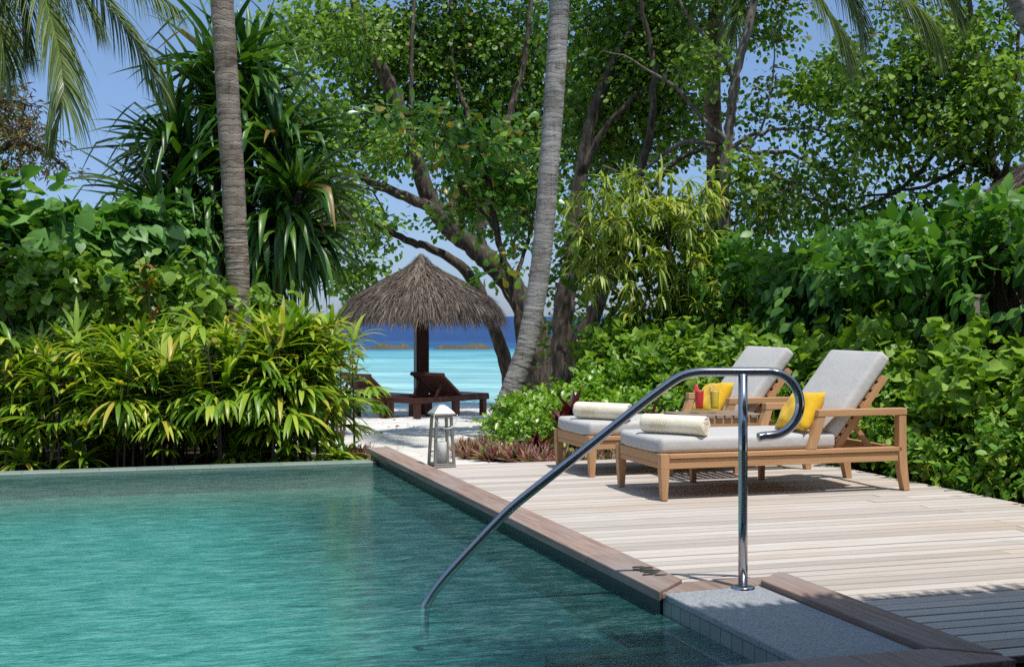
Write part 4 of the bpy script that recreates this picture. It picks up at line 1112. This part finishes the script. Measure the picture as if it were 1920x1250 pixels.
coconut_palm('coconut_palm', 'palm whose shaded fronds hang over the browning tree', b,
   np.array([P(-190,900,12.6),P(-150,500,12.6),P(-90,100,12.4),top]), [.17,.13,.12,.11], 'palm_brown', top,
   [([P(-20,-230,12.2),P(60,-60,12.0),P(95,40,11.9),P(113,120,11.85),P(117,195,11.8),P(98,268,11.8)], None, 0, 0),
    ([P(-40,-220,12.4),P(20,-70,12.3),P(40,20,12.3),P(46,84,12.3)], None, 0, 0), ([P(-20,-230,12.6),P(60,-70,12.5),P(92,30,12.5),P(106,108,12.5)], None, 0, 0),
    ([P(-10,-250,12.6),P(140,-75,12.5),P(212,18,12.4),P(262,92,12.35),P(302,168,12.3)], None, 0, 0),
    ([P(-10,-250,12.8),P(70,-90,12.9),P(150,-10,12.9),P(178,40,12.9)], None, 0, 0), ([P(-10,-260,12.4),P(150,-130,12.1),P(250,-45,12.0),P(325,12,11.9)], None, 0, 0),
    ([P(-40,-220,12.2),P(-30,-60,12.1),P(0,60,12.0),P(10,150,12.0)], None, 0, 0)], 34, 0, 2.8)
b = pxz(1980, 14.0); top = P(1560,-330,13.6)
coconut_palm('coconut_palm', 'palm whose pale sunlit fronds dip over the gap above the hedge', b,
   np.array([P(1990,900,14),P(1900,500,14),P(1990,200,14),P(1800,-160,13.8),top]), [.17,.13,.12,.11,.1], 'palm_grey', top,
   [([P(1440,-190,13.6),P(1500,-60,13.5),P(1545,15,13.4),P(1573,65,13.4),P(1592,116,13.4)], None, 0, 0), ([P(1440,-190,13.9),P(1560,-60,13.9),P(1600,10,13.9),P(1612,60,13.9)], None, 0, 0),
    ([P(1500,-210,13.5),P(1620,-62,13.5),P(1692,-4,13.4),P(1737,42,13.4),P(1758,98,13.4)], None, 0, 0), ([P(1500,-210,14.2),P(1660,-80,14.2),P(1760,-30,14.2),P(1800,30,14.2)], None, 0, 0)], 35, 0, 2.0)

# screw pine
def screwpine():
    base = pxz(430, 17.6); rng = np.random.default_rng(41); d = 17.4
    t = empty('screw_pine', base, 0, 'large screw pine with long dark folded leaves behind the brown palm trunk', 'screw pine')
    heads = [(400,170,1.35,.9),(440,240,1.3,.6),(360,300,1.3,.7),(520,310,1.25,.7),(300,360,1.25,.7),(420,380,1.15,.5),(550,400,1.1,.5),(350,430,1.1,.4),(480,440,1.1,.5),(395,300,1.25,.6),(470,180,1.2,.7),(560,450,.9,.3),(290,440,1.0,.6),(545,330,1.15,.4),(520,240,1.2,.4),(470,110,1.3,.8),(415,100,1.3,.9),(330,250,1.25,.8),(560,330,1.2,.5),(340,370,1.2,.5)]
    stems, lv = [], []
    for hx, hy, ln, tilt in heads:
        dd = d+rng.uniform(-.7,.7); h = P(hx, hy+30, dd)
        stems.append(tube(smooth_path([base+rng.normal(0,.15,3)*np.array([1,1,0]), (base+h)/2+np.array([0,0,-.2])+rng.normal(0,.12,3), h], 12), np.linspace(.09,.05,12), 8))
        n = 46; a = rng.uniform(0, 2*math.pi, n); el = np.arcsin(rng.uniform(.02, .98, n))
        out = np.array([(hx-430)/420., -.12, .0])
        D = nrm(np.stack([np.cos(a)*np.cos(el), np.sin(a)*np.cos(el), np.sin(el)], 1)+out*tilt)
        kink = np.where(rng.uniform(size=n) < .40, rng.uniform(.45,.8,n), 5.0)
        lv.append(straps(np.tile(h, (n,1))+D*.04, D, ln*rng.uniform(.8,1.2,n), rng.uniform(.075,.12,n), rng.uniform(.1,1.3,n), 9, 'blade', .28, None, kink))
    for hx, hy in ((372,420),(520,430),(395,450),(495,470),(548,440)):       # skirts of hanging leaves
        n = 60; h = np.array([P(hx+rng.uniform(-28,28), hy+rng.uniform(-50,50), d-.5+rng.uniform(-.3,.3)) for _ in range(n)])
        D = nrm(np.stack([rng.normal(0,.5,n), rng.normal(-.2,.4,n), rng.uniform(-.2,.7,n)], 1))
        lv.append(straps(h, D, rng.uniform(.8,1.25,n), rng.uniform(.07,.10,n), rng.uniform(2.2,4.5,n), 8, 'blade', .25))
    part('stem', shift(cat_vf(stems), base), M['bark_brown'], t)
    part('foliage', shift(cat_vf(lv), base), M['pandan'], t)
screwpine()

# ------------------------------------------------------------------ lady palms along the far pool edge
def lady_palm_mesh(seed, canes, hmin, hmax, spread):
    rng = np.random.default_rng(seed); st, lv = [], []
    for c in range(canes):
        x, y = rng.normal(0, spread, 2)*np.array([1,.7]); h = rng.uniform(hmin, hmax); lean = rng.normal(0, .10, 2)
        top = np.array([x+lean[0]*h, y+lean[1]*h, h])
        path = smooth_path([(x,y,-.05), (x+lean[0]*h*.4, y+lean[1]*h*.4, h*.5), top], 8); cn = [tube(path, np.linspace(.014,.010,8), 6, False)]; st.append(cn)
        nf = int(rng.integers(7, 10))
        for k in range(nf):
            f = rng.uniform(.42, 1.0) if k < nf-3 else 1.0
            p0 = path[min(7, int(f*7))]; a = rng.uniform(0, 2*math.pi); el = rng.uniform(.15, 1.0) if f < .98 else rng.uniform(.7, 1.4)
            pd = np.array([math.cos(a)*math.cos(el), math.sin(a)*math.cos(el), math.sin(el)]); pl = rng.uniform(.16, .34)
            pe = p0+pd*pl+np.array([0,0,-.03]); cn.append(tube(np.array([p0, p0+pd*pl*.5, pe]), .0035, 4, False))
            m = int(rng.integers(6, 10)); fan = np.linspace(-1.15, 1.15, m)+rng.normal(0,.07,m)
            hz = nrm(np.array([pd[0], pd[1], .12+.5*math.sin(el)])); sd = nrm(np.cross(hz, np.array([0,0,1.0])))
            D = np.cos(fan)[:,None]*hz+np.sin(fan)[:,None]*sd+rng.normal(0,.06,(m,3))
            ln = rng.uniform(.30,.56)*(1-.18*np.abs(fan))*rng.uniform(.9,1.1,m)
            lv.append(straps(np.tile(pe,(m,1)), D, ln, rng.uniform(.042,.068)*np.ones(m), rng.uniform(.3,2.0)*np.ones(m), 5, 'strap', .16))
    return [cat_vf(c) for c in st], cat_vf(lv)
def lady_palms():
    variants = []
    for s_ in range(4):
        st, lv = lady_palm_mesh(200+s_, 10, .50, 1.22, .27)
        variants.append(([np_mesh('stem', *c) for c in st], np_mesh('foliage', *lv)))
    for me, mk in [(c,'twig') for v in variants for c in v[0]]+[(v[1],'lady') for v in variants]:
        me.materials.append(M[mk]); me.polygons.foreach_set('use_smooth', np.ones(len(me.polygons), dtype=bool))
    rng = random.Random(9); spots = []
    labs = ['lady palm clump at the picture edge in front of the pale fence','lady palm clump second from the picture edge along the pool','lady palm clump with gaps showing the pale fence, third along the pool','lady palm clump fourth along the far pool edge',
            'lady palm clump fifth along the pool, below the croton with orange tips','lady palm clump sixth along the pool just short of the brown palm','lady palm clump right in front of the brown palm trunk','lady palm clump just past the brown palm trunk',
            'lady palm clump second past the brown palm trunk','lady palm clump next to last before the sandy path','last lady palm clump hanging over the sandy path beside the coping end']
    row = [(20,12.5,.96),(95,12.2,.88),(170,12.6,.98),(240,12.1,.92),(310,12.5,1.0),(380,12.2,.96),(445,12.7,1.0),(490,12.3,1.04),(525,12.7,1.08),(556,12.4,1.08),(580,12.8,1.0)]
    back = [(60,13.4,1.05),(210,13.5,1.05),(350,13.4,1.1),(470,13.5,1.1),(540,13.5,1.08)]
    labs2 = ['lady palm clump in the back row against the pale fence end','lady palm clump in the back row below the broad-leaved vine','lady palm clump in the back row beside the orange-tipped croton','lady palm clump in the back row hugging the brown palm','lady palm clump in the back row below the yellow croton']
    for i, ((px, d, s_), lab) in enumerate(list(zip(row, labs))+list(zip(back, labs2))):
        t = empty('lady_palm', pxz(px, d), rng.uniform(0, 6.28), lab, 'lady palm', 'lady palms along the pool edge')
        s_ *= .86 if i < 11 else .80; t.scale = (s_, s_, s_); k = i % 4
        for nm, me in [('stem', c) for c in variants[k][0]]+[('foliage', variants[k][1])]:
            o = bpy.data.objects.new(nm, me); COL.objects.link(o); o.parent = t
lady_palms()

# ------------------------------------------------------------------ hedges, shrubs and small plants
def shrub(name, label, base, blobs, n, size, tmpl, mk, seed, stems=6, droop=.25, cat='shrub', group=None, per=9, shell=.68, outw=.6):
    """leafy mound: blobs (x,y,z,rx,ry,rz) relative to base, leaves gathered on short sprays near the surface"""
    rng = np.random.default_rng(seed); t = empty(name, base, 0, label, cat, group)
    vol = np.array([b[3]*b[5] for b in blobs]); vol = vol/vol.sum(); Cs, Os = [], []
    for b, v in zip(blobs, vol):
        m = max(3, int(n/per*v)); q = runit(rng, m); q[:,2] = np.where(q[:,2] < -.35, -q[:,2], q[:,2])
        r = shell+(1-shell)*rng.uniform(-.9, 1.15, m); lump = 1+.26*np.sin(q[:,0]*7+b[0]*5)*np.sin(q[:,2]*8+b[1]*3)
        Cs.append(np.array(b[:3])+q*(r*lump)[:,None]*np.array(b[3:])); Os.append(q)
    C = np.concatenate(Cs); O = np.concatenate(Os); m = len(C)
    sel = rng.choice(m, min(m, stems*14), replace=False)
    mains = [smooth_path([(0, 0, -.05), np.array(b[:3])*np.array([.45,.45,.6])+rng.normal(0,.03,3), b[:3]], 8) for b in blobs]
    nodes = np.concatenate(mains)
    items, _ = grow(rng, nodes, C[sel], .10, .003, .010)
    items = [tube(p_, np.linspace(.016, .008, 8), 5, False) for p_ in mains]+items
    part('stem', cat_vf(items), M['twig'], t)
    Cr, Or = np.repeat(C, per, 0), np.repeat(O, per, 0); k = len(Cr)
    spray = nrm(Or+rng.normal(size=(k,3))*.7+np.array([0,0,.25])); along = rng.uniform(-.5, 1, k)
    Pos = Cr+np.repeat(nrm(O+rng.normal(size=(m,3))*.5+np.array([0,0,.4])), per, 0)*(along*size*1.3)[:,None]+rng.normal(size=(k,3))*size*.35
    D = nrm(Or*outw+rng.normal(size=(k,3))*.65+np.array([0,0,-droop])); N = nrm(np.array([0,0,.75])+Or*.5+rng.normal(size=(k,3))*.45)
    part('foliage', leaves(Pos, D, N, size*rng.uniform(.6,1.25,k), tmpl, rng), M[mk], t)
    return t
def vine_wall(name, label, pts_uv, z0, z1, thick, n, size, tmpl, mk, seed, cat='hedge', up_lean=.0, side=1, lump=.16):
    """climbing hedge: overlapping leaves hang on both faces and over the top of a wall line given in world xy"""
    rng = np.random.default_rng(seed); pts = np.array(pts_uv, float); base = np.array([*pts.mean(0), z0])
    t = empty(name, base, 0, label, cat)
    seg = np.linalg.norm(np.diff(pts, axis=0), axis=1); s = np.concatenate([[0], np.cumsum(seg)])
    q = rng.uniform(0, s[-1], n); x = np.interp(q, s, pts[:,0]); y = np.interp(q, s, pts[:,1])
    i = np.clip(np.searchsorted(s, q)-1, 0, len(seg)-1); tg = np.diff(pts, axis=0)[i]/seg[i][:,None]
    out = np.stack([tg[:,1], -tg[:,0], 0*q], 1)*side
    kind = rng.uniform(size=n)
    h = z0+(z1-z0)*rng.uniform(0, 1, n)**.75
    wob = lump*(np.sin(q*2.3+h*2.9)+np.sin(q*4.9-h*4.1+1)*.6+np.sin(q*1.1+2)*.7)
    face = np.where(kind < .68, 1.0, np.where(kind < .80, -1.0, 0.0))
    topm = face == 0
    o_ = np.where(topm, rng.uniform(-1, 1, n)*thick, face*(thick+wob*.9+rng.normal(0,.05,n)))
    h = np.where(topm, z1+wob*.9+rng.uniform(-.06,.12,n)+.03, h)
    Pos = np.stack([x, y, h], 1)+out*o_[:,None]
    fv = out*np.where(topm, rng.uniform(-.4,1,n), face)[:,None]
    up = np.array([0,0,1.0])
    D = nrm(fv*.55+rng.normal(size=(n,3))*.42+up*np.where(topm, .15, -.62)[:,None])
    N = nrm(fv*.75+up*.75+rng.normal(size=(n,3))*.33)
    part('foliage', leaves(Pos-base, D, N, size*rng.uniform(.55,1.25,n), tmpl, rng), M[mk], t)
    st = []
    for k in range(int(s[-1]*2.5)):
        qq = rng.uniform(0, s[-1]); c = np.array([np.interp(qq, s, pts[:,0]), np.interp(qq, s, pts[:,1])])
        j = min(len(seg)-1, max(0, np.searchsorted(s, qq)-1)); tgj = (pts[j+1]-pts[j])/seg[j]; on = np.array([tgj[1], -tgj[0]])*side
        w_ = [np.array([*(c+on*thick*.7+tgj*rng.normal(0,.15)), z]) for z in np.linspace(z0, z1, 5)]
        part('stem', tube(smooth_path(w_, 9)-base, .008, 4, False), M['twig'], t)
    return t
def plank_fence(name, label, p0, p1, z0, z1, mat, bw=.11, gap=.012, post_every=1.8, post_mat=None, rail=True):
    p0, p1 = np.array(p0), np.array(p1); ln = np.linalg.norm(p1-p0); rz = math.atan2(*(p1-p0)[::-1])
    t = empty(name, (p0[0], p0[1], z0), rz, label, 'fence')
    mb = MB(); x = 0; rng = random.Random(2)
    while x < ln-bw:
        mb.box(x, x+bw, -.012+rng.uniform(-.003,.003), .012, .0, z1-z0+rng.uniform(-.015,.015)); x += bw+gap
    mb.build('board_panel', M[mat], t)
    if rail:
        MB().box(0, ln, -.055, -.016, z1-z0-.02, z1-z0+.06).build('rail', M[post_mat or mat], t); MB().box(0, ln, -.045, -.016, .25, .33).build('rail', M[post_mat or mat], t)
    x = 0
    while x <= ln:
        MB().box(x-.05, x+.05, .016, .11, -.1, z1-z0+.10).build('post', M[post_mat or mat], t, .006); x += post_every
    return t
def xy(px, d): return ((px-960)/FOC*d, d)
# left side: fences, vine hedge
plank_fence('pale_fence', 'pale weathered board fence showing between the lady palms', xy(-180,14.2), xy(215,14.8), -.30, .55, 'fence_pale')
plank_fence('brown_fence', 'dark brown plank fence carrying the broad-leaved vine hedge', xy(-220,15.6), xy(420,16.6), -.35, 2.1, 'fence_brown')
vine_wall('vine_hedge', 'tall hedge of big heart-shaped vine leaves behind the lady palms', [xy(-260,15.2), xy(-60,15.0), xy(120,15.3), xy(240,15.7), xy(345,16.3)], .2, 2.25, .22, 5600, .215, HEART, 'hib', 301)
shrub('vine_mound', 'pale green leafy mound of vine topping the hedge at the picture edge', np.array([*xy(10,14.6), 1.2]), [(0,0,.75,.75,.4,.55),(-.8,.1,1.0,.7,.4,.6)], 760, .22, HEART, 'hib', 302, 3)
shrub('lime_vine', 'lime green vine leaves above the lady palms at the fence end', np.array([*xy(40,13.9), .22]), [(-.3,0,1.25,.7,.25,.42),(.7,0,1.15,.6,.25,.35),(1.5,.2,1.1,.7,.25,.3)], 1300, .15, ROUND, 'hib_light', 303, 5)
shrub('lime_shrub', 'lime green rounded shrub at the foot of the screw pine', pxz(320, 15.4)+np.array([0,0,.25]), [(0,0,1.25,.65,.3,.42),(.9,.0,1.2,.5,.3,.38),(-.7,.1,1.15,.5,.3,.35)], 1500, .13, ROUND, 'hib_light', 304, 5)
def croton(name, label, base, h, n, ln, wd, mk, seed, cat='croton', spread=.18, droop=1.0, stems=4):
    lo = .75 if cat == 'cordyline' else .0
    rng = np.random.default_rng(seed); t = empty(name, base, 0, label, cat); st, lv = [], []
    for s_ in range(stems):
        top = np.array([rng.normal(0,spread), rng.normal(0,spread), h*rng.uniform(.6,1.0)])
        path = smooth_path([(0,0,-.05), top*np.array([.4,.4,.5]), top], 8); part('stem', tube(path, np.linspace(.012,.006,8), 5, False), M['twig'], t)
        m = n//stems; k = np.clip(rng.normal(.85,.14,m), .35, 1)
        p = np.stack([np.interp(k*7, np.arange(8), path[:,i]) for i in range(3)], 1)
        a = rng.uniform(0, 6.28, m); el = rng.uniform(lo, 1.3, m)
        D = np.stack([np.cos(a)*np.cos(el), np.sin(a)*np.cos(el), np.sin(el)], 1)
        lv.append(straps(p, D, ln*rng.uniform(.7,1.15,m), wd*rng.uniform(.8,1.2,m), droop*rng.uniform(.5,1.5,m), 5, 'lance', .2))
    part('foliage', cat_vf(lv), M[mk], t); return t
croton('croton', 'croton with orange-tipped leaves standing up behind the lady palms', pxz(312, 14.0), 2.0, 110, .28, .05, 'croton', 401, stems=5)
croton('croton', 'tall yellow croton between the screw pine and the thatched parasol', pxz(590, 14.4), 1.75, 150, .26, .05, 'croton', 402, spread=.26, stems=8)
croton('croton', 'yellow croton with curled reddish leaves nearest the parasol thatch', pxz(640, 14.8), 1.45, 130, .24, .045, 'croton', 403, spread=.26, stems=7)
for i, (px, d, lab) in enumerate([(40,12.0,'low strap-leaved plant on the pool edge at the picture side'),(150,11.95,'low strap-leaved plant sprouting below the pale fence'),(420,12.1,'low strap-leaved plant with broad blades in the middle of the pool edge'),(530,12.1,'low strap-leaved plant with one long blade near the end of the pool edge'),(640,12.2,'low strap-leaved plant beside the coping end')]):
    croton('strap_plant', lab, pxz(px, d), .12, 34, .34, .055, 'lady', 420+i, 'plant', .05, 1.2, 3)

# right side: dark fence, vine hedge over it, middle shrubs, low shrubs by the deck edge
def along(u, v0, v1, n=8): return [tuple(W(u+.12*math.sin(v*1.3), v)[:2]) for v in np.linspace(v0, v1, n)]
plank_fence('brown_fence', 'dark brown plank fence in the shade of the big hedge', W(7.75, 4)[:2], W(7.75, 17.0)[:2], -.3, 1.9, 'fence_brown', post_mat='post_pale')
vine_wall('tall_hedge', 'tall dark green vine hedge along the far side of the deck', along(7.30, 5.0, 16.2, 14), .45, 1.80, .34, 15000, .155, OVAL, 'hedge', 305, side=1, lump=.20)
shrub('hedge_mound', 'bright leafy crest bulging over the hedge near the thatched hut', np.array([*W(7.15,11.3)[:2], .92]), [(0,0,.62,.5,.9,.32),(-.1,-1.2,.66,.5,.8,.30),(0,1.4,.58,.5,.9,.30)], 2200, .155, OVAL, 'hedge', 306, 3)
def sr(name, label, u, v, blobs, n, size, tm, mk, seed, **k):
    return shrub(name, label, np.array([*W(u, v)[:2], -.16]), blobs, n, size, tm, mk, seed, **k)
MIDG = 'round-leaved shrubs between deck and tall hedge'
for i, (u, v, h, lab) in enumerate([(6.3,12.6,.72,'round-leaved shrub just behind the farther lounger backrest'),(6.35,11.3,.80,'round-leaved shrub rising between the two lounger backrests'),(6.42,10.1,.92,'round-leaved shrub with a high pale crest behind the nearer backrest'),(6.5,8.9,.84,'round-leaved shrub in front of the pale post in the hedge'),(6.55,7.7,.78,'round-leaved shrub at the picture edge below the thatched hut'),(6.25,13.9,.90,'round-leaved shrub below the narrow-leaved yellow shrub'),(6.1,15.2,.92,'round-leaved shrub farthest along the hedge foot')]):
    sr('round_leaf_shrub', lab, u, v, [(0,0,h,.42,.70,.40),(-.2,.45,h*.8,.35,.45,.35),(-.15,-.45,h*.75,.35,.45,.35)], 1500, .108, HEART, 'hedge_mid', 310+i, group=MIDG, stems=5)
LOWG = 'small-leaved shrubs bordering the deck edge'
for i, (u, v, h, lab) in enumerate([(6.05,10.6,.38,'small-leaved shrub beyond the farther lounger backrest'),(6.15,9.6,.44,'small-leaved shrub directly behind the nearer lounger armrest'),(6.18,8.75,.46,'small-leaved shrub just past the head of the nearer lounger'),(6.20,7.95,.42,'small-leaved shrub with lime tips along the bare deck edge'),(6.20,7.15,.40,'small-leaved shrub where the deck edge leaves the picture'),(6.75,8.2,.55,'small-leaved shrub in the second row with pale shoots'),(6.75,9.25,.56,'small-leaved shrub in the second row below the pale post')]):
    sr('small_leaf_shrub', lab, u, v, [(0,0,h,.40,.55,.36),(-.16,.35,h*.62,.30,.40,.30),(-.18,-.35,h*.60,.30,.40,.30),(-.25,0,.12,.22,.5,.22)], 3000, .075, OVATE, 'low', 330+i, group=LOWG, stems=6)
MB_ = empty('hedge_post', (*W(6.95, 9.45)[:2], -.2), ANG, 'pale square wooden post standing in the dark hedge', 'post')
MB().box(-.05,.05,-.05,.05,0,1.55).build('shaft', M['post_pale'], MB_, .006); MB().box(-.06,.06,-.06,.06,1.551,1.58).build('cap', M['post_pale'], MB_, .006)

# middle bed behind the loungers
def mid(name, label, px, d, blobs, n, size, tm, mk, seed, **k):
    return shrub(name, label, pxz(px, d), blobs, n, size, tm, mk, seed, **k)
BG = 'bright shrubs in the bed behind the loungers'
for i, (px, d, w_, h, lab) in enumerate([(985,14.3,.36,.36,'bright green shrub wrapping the foot of the leaning palm'),(1040,15.0,.42,.42,'bright green shrub just past the leaning palm foot'),(1118,15.2,.50,.55,'bright green shrub above the rolled towel of the farther lounger'),(1185,15.0,.50,.62,'bright green shrub above the middle of the handrail slope'),(1250,14.8,.50,.70,'bright green shrub behind the drinks and side table'),(1320,14.6,.55,.80,'bright green shrub behind the top of the handrail'),(1390,14.4,.5,.85,'bright green shrub beside the farther backrest'),(1130,14.0,.45,.40,'low bright green shrub above the farther towel'),(1230,13.6,.45,.40,'low bright green shrub left of the red drink'),(1010,13.6,.36,.28,'low feathery green shrub above the purple rosettes')]):
    mid('bright_shrub', lab, px, d, [(0,0,h,w_,.4,h*.55),(-w_*.5,-.1,h*.65,w_*.7,.35,h*.5),(w_*.5,-.1,h*.6,w_*.7,.35,h*.5),(0,-.25,h*.35,w_,.3,h*.35)], 2300, .085 if i != 9 else .06, OVATE if i % 3 else SMALL, 'bright', 350+i, group=BG, stems=6, outw=.45)
mid('almond_shrub', 'glossy rosette-leaved shrub to the side of the dark leaning stems', 1190, 17.0, [(.3,0,1.15,.6,.5,.40),(.8,.1,1.45,.5,.4,.4),(.1,0,.7,.5,.4,.3)], 700, .17, OBOV, 'almond', 370, droop=.0)
mid('almond_shrub', 'glossy rosette-leaved shrub below the forked grey tree', 1330, 16.6, [(0,0,1.45,.7,.5,.45),(-.6,0,1.1,.5,.4,.4),(.5,0,1.2,.5,.4,.4)], 700, .15, OBOV, 'hedge_mid', 371, droop=.0)
croton('cordyline', 'dark red cordyline with upright leaves behind the farther rolled towel', pxz(1062, 13.2), .42, 20, .30, .085, 'cordyline', 440, 'cordyline', .05, .35, 3)
croton('cordyline', 'small red cordyline with drooping leaves beside the far lounger leg', pxz(1018, 12.6), .18, 16, .22, .05, 'cordyline', 441, 'cordyline', .06, 1.2, 3)
croton('cordyline', 'dark red cordyline stem beside the far armrest', pxz(1238, 12.9), .40, 14, .26, .07, 'cordyline', 442, 'cordyline', .05, .6, 2)
croton('croton', 'small golden croton above the end of the farther towel', pxz(1165, 13.2), .40, 60, .16, .03, 'croton', 443, stems=5)
croton('croton', 'pale yellow croton beside the handrail slope', pxz(1215, 13.0), .42, 60, .15, .03, 'bamboo', 444, stems=5)
def ground_cover():
    rng = np.random.default_rng(450); Ps, Ds = [], []
    edge = [(875,13.7),(890,13.0),(930,12.6),(985,12.15),(1040,11.75),(1100,11.55),(1170,11.45),(1250,11.5)]
    lv = []
    for _ in range(330):
        i = rng.integers(0, len(edge)-1); f = rng.uniform(); px = edge[i][0]*(1-f)+edge[i+1][0]*f; d = edge[i][1]*(1-f)+edge[i+1][1]*f+abs(rng.normal(0,.30))
        px += rng.normal(0, 10); b0 = pxz(px, d); m = 11
        a = rng.uniform(0, 6.28, m); el = rng.uniform(.35, 1.35, m); D = np.stack([np.cos(a)*np.cos(el), np.sin(a)*np.cos(el), np.sin(el)], 1)
        lv.append(straps(np.tile(b0,(m,1)), D, rng.uniform(.12,.24,m), rng.uniform(.024,.036,m), rng.uniform(.0,.6,m), 3, 'lance', .3))
    for _ in range(60):
        b0 = pxz(rng.uniform(640,690), rng.uniform(12.2,12.9)); m = 11
        a = rng.uniform(0, 6.28, m); el = rng.uniform(.35, 1.35, m); D = np.stack([np.cos(a)*np.cos(el), np.sin(a)*np.cos(el), np.sin(el)], 1)
        lv.append(straps(np.tile(b0,(m,1)), D, rng.uniform(.12,.22,m), .03, rng.uniform(.0,.6,m), 3, 'lance', .3))
    o = part('ground_cover', cat_vf(lv), M['rhoeo']); tag(o, kind='stuff')
ground_cover()
# leaf litter on the sand
def litter():
    rng = np.random.default_rng(460); n = 150
    px = rng.uniform(640, 1000, n); d = rng.uniform(13, 26, n)
    Pos = np.array([pxz(a, b) for a, b in zip(px, d)])+np.array([0,0,.02]); an = rng.uniform(0,6.28,n)
    D = np.stack([np.cos(an), np.sin(an), rng.normal(.1,.15,n)], 1); N = nrm(np.array([0,0,1])+rng.normal(size=(n,3))*.3)
    o = part('leaf_litter', leaves(Pos, D, N, rng.uniform(.03,.09,n), SMALL), M['brown_leaf']); tag(o, kind='stuff')
litter()

# ------------------------------------------------------------------ buildings: thatched hut at the right, veranda roof over the camera
def hut():
    d = 15.4; b = pxz(2085, d); k = d/FOC
    t = empty('thatched_hut', b, 0, 'thatched hut roof showing above the far end of the hedge', 'hut')
    top = P(2085, 195, d)[2]-b[2]; R_ = 370*k
    prof = [(R_*f, top-275*k*f) for f in np.linspace(.01, 1, 9)]
    part('roof_core', lathe([(r*.985, z-.04) for r, z in prof]+[(R_*.5, prof[-1][1])], 40), M['thatch_core'], t)
    thatch_cone('roof', t, prof, 14000, .4, .8, .024, 55, M['thatch'])
    part('wall', lathe([(R_*.8, -.3),(R_*.8, prof[-1][1]-.02)], 32), M['plaster'], t)
hut()
def veranda():
    t = empty('villa', W(0, 0, 0), ANG, 'thatched villa eave shading the near end of the deck', 'villa')
    c = MB(); c.prism([(3.66,2.96),(3.66,3.04),(-3.0,6.2),(-3.0,6.1)], .95, 11.0, 'x')
    c.build('roof_core', M['thatch_core'], t)
    rng = np.random.default_rng(70); n = 5200
    x = rng.uniform(1.0, 10.9, n); v = 3.66-rng.uniform(0,1,n)**2*1.2
    Pos = np.stack([x, v, 3.05+(3.66-v)*.465+rng.uniform(0,.05,n)], 1)
    D = nrm(np.stack([rng.normal(0,.15,n), np.ones(n), -.46+rng.normal(0,.08,n)], 1))
    part('thatch_layer', straps(Pos, D, rng.uniform(.2,.42,n)+.03*np.sin(x*3.1), .03, .5, 3, 'taper', .1), M['thatch'], t, False)
    c = MB(); c.prism([(2.2,2.96),(2.2,3.04),(-3.0,5.5),(-3.0,5.4)], -10.0, .949, 'x'); c.build('roof_core', M['thatch_core'], t)
    MB().box(-10.0, 11.0, -3.3, -3.0, -.2, 5.4).build('wall', M['plaster'], t)
    for k in range(7): MB().box(-9.0+k*2.8, -6.8+k*2.8, -2.998, -2.95, .0, 2.35).build('glass_door', M['dark_glass'], t, .01)
    for x in (6.5, 10.6): MB().box(x, x+.16, 3.2, 3.36, -.2, 3.2).build('post', M['dark_wood_z'], t, .01)
veranda()
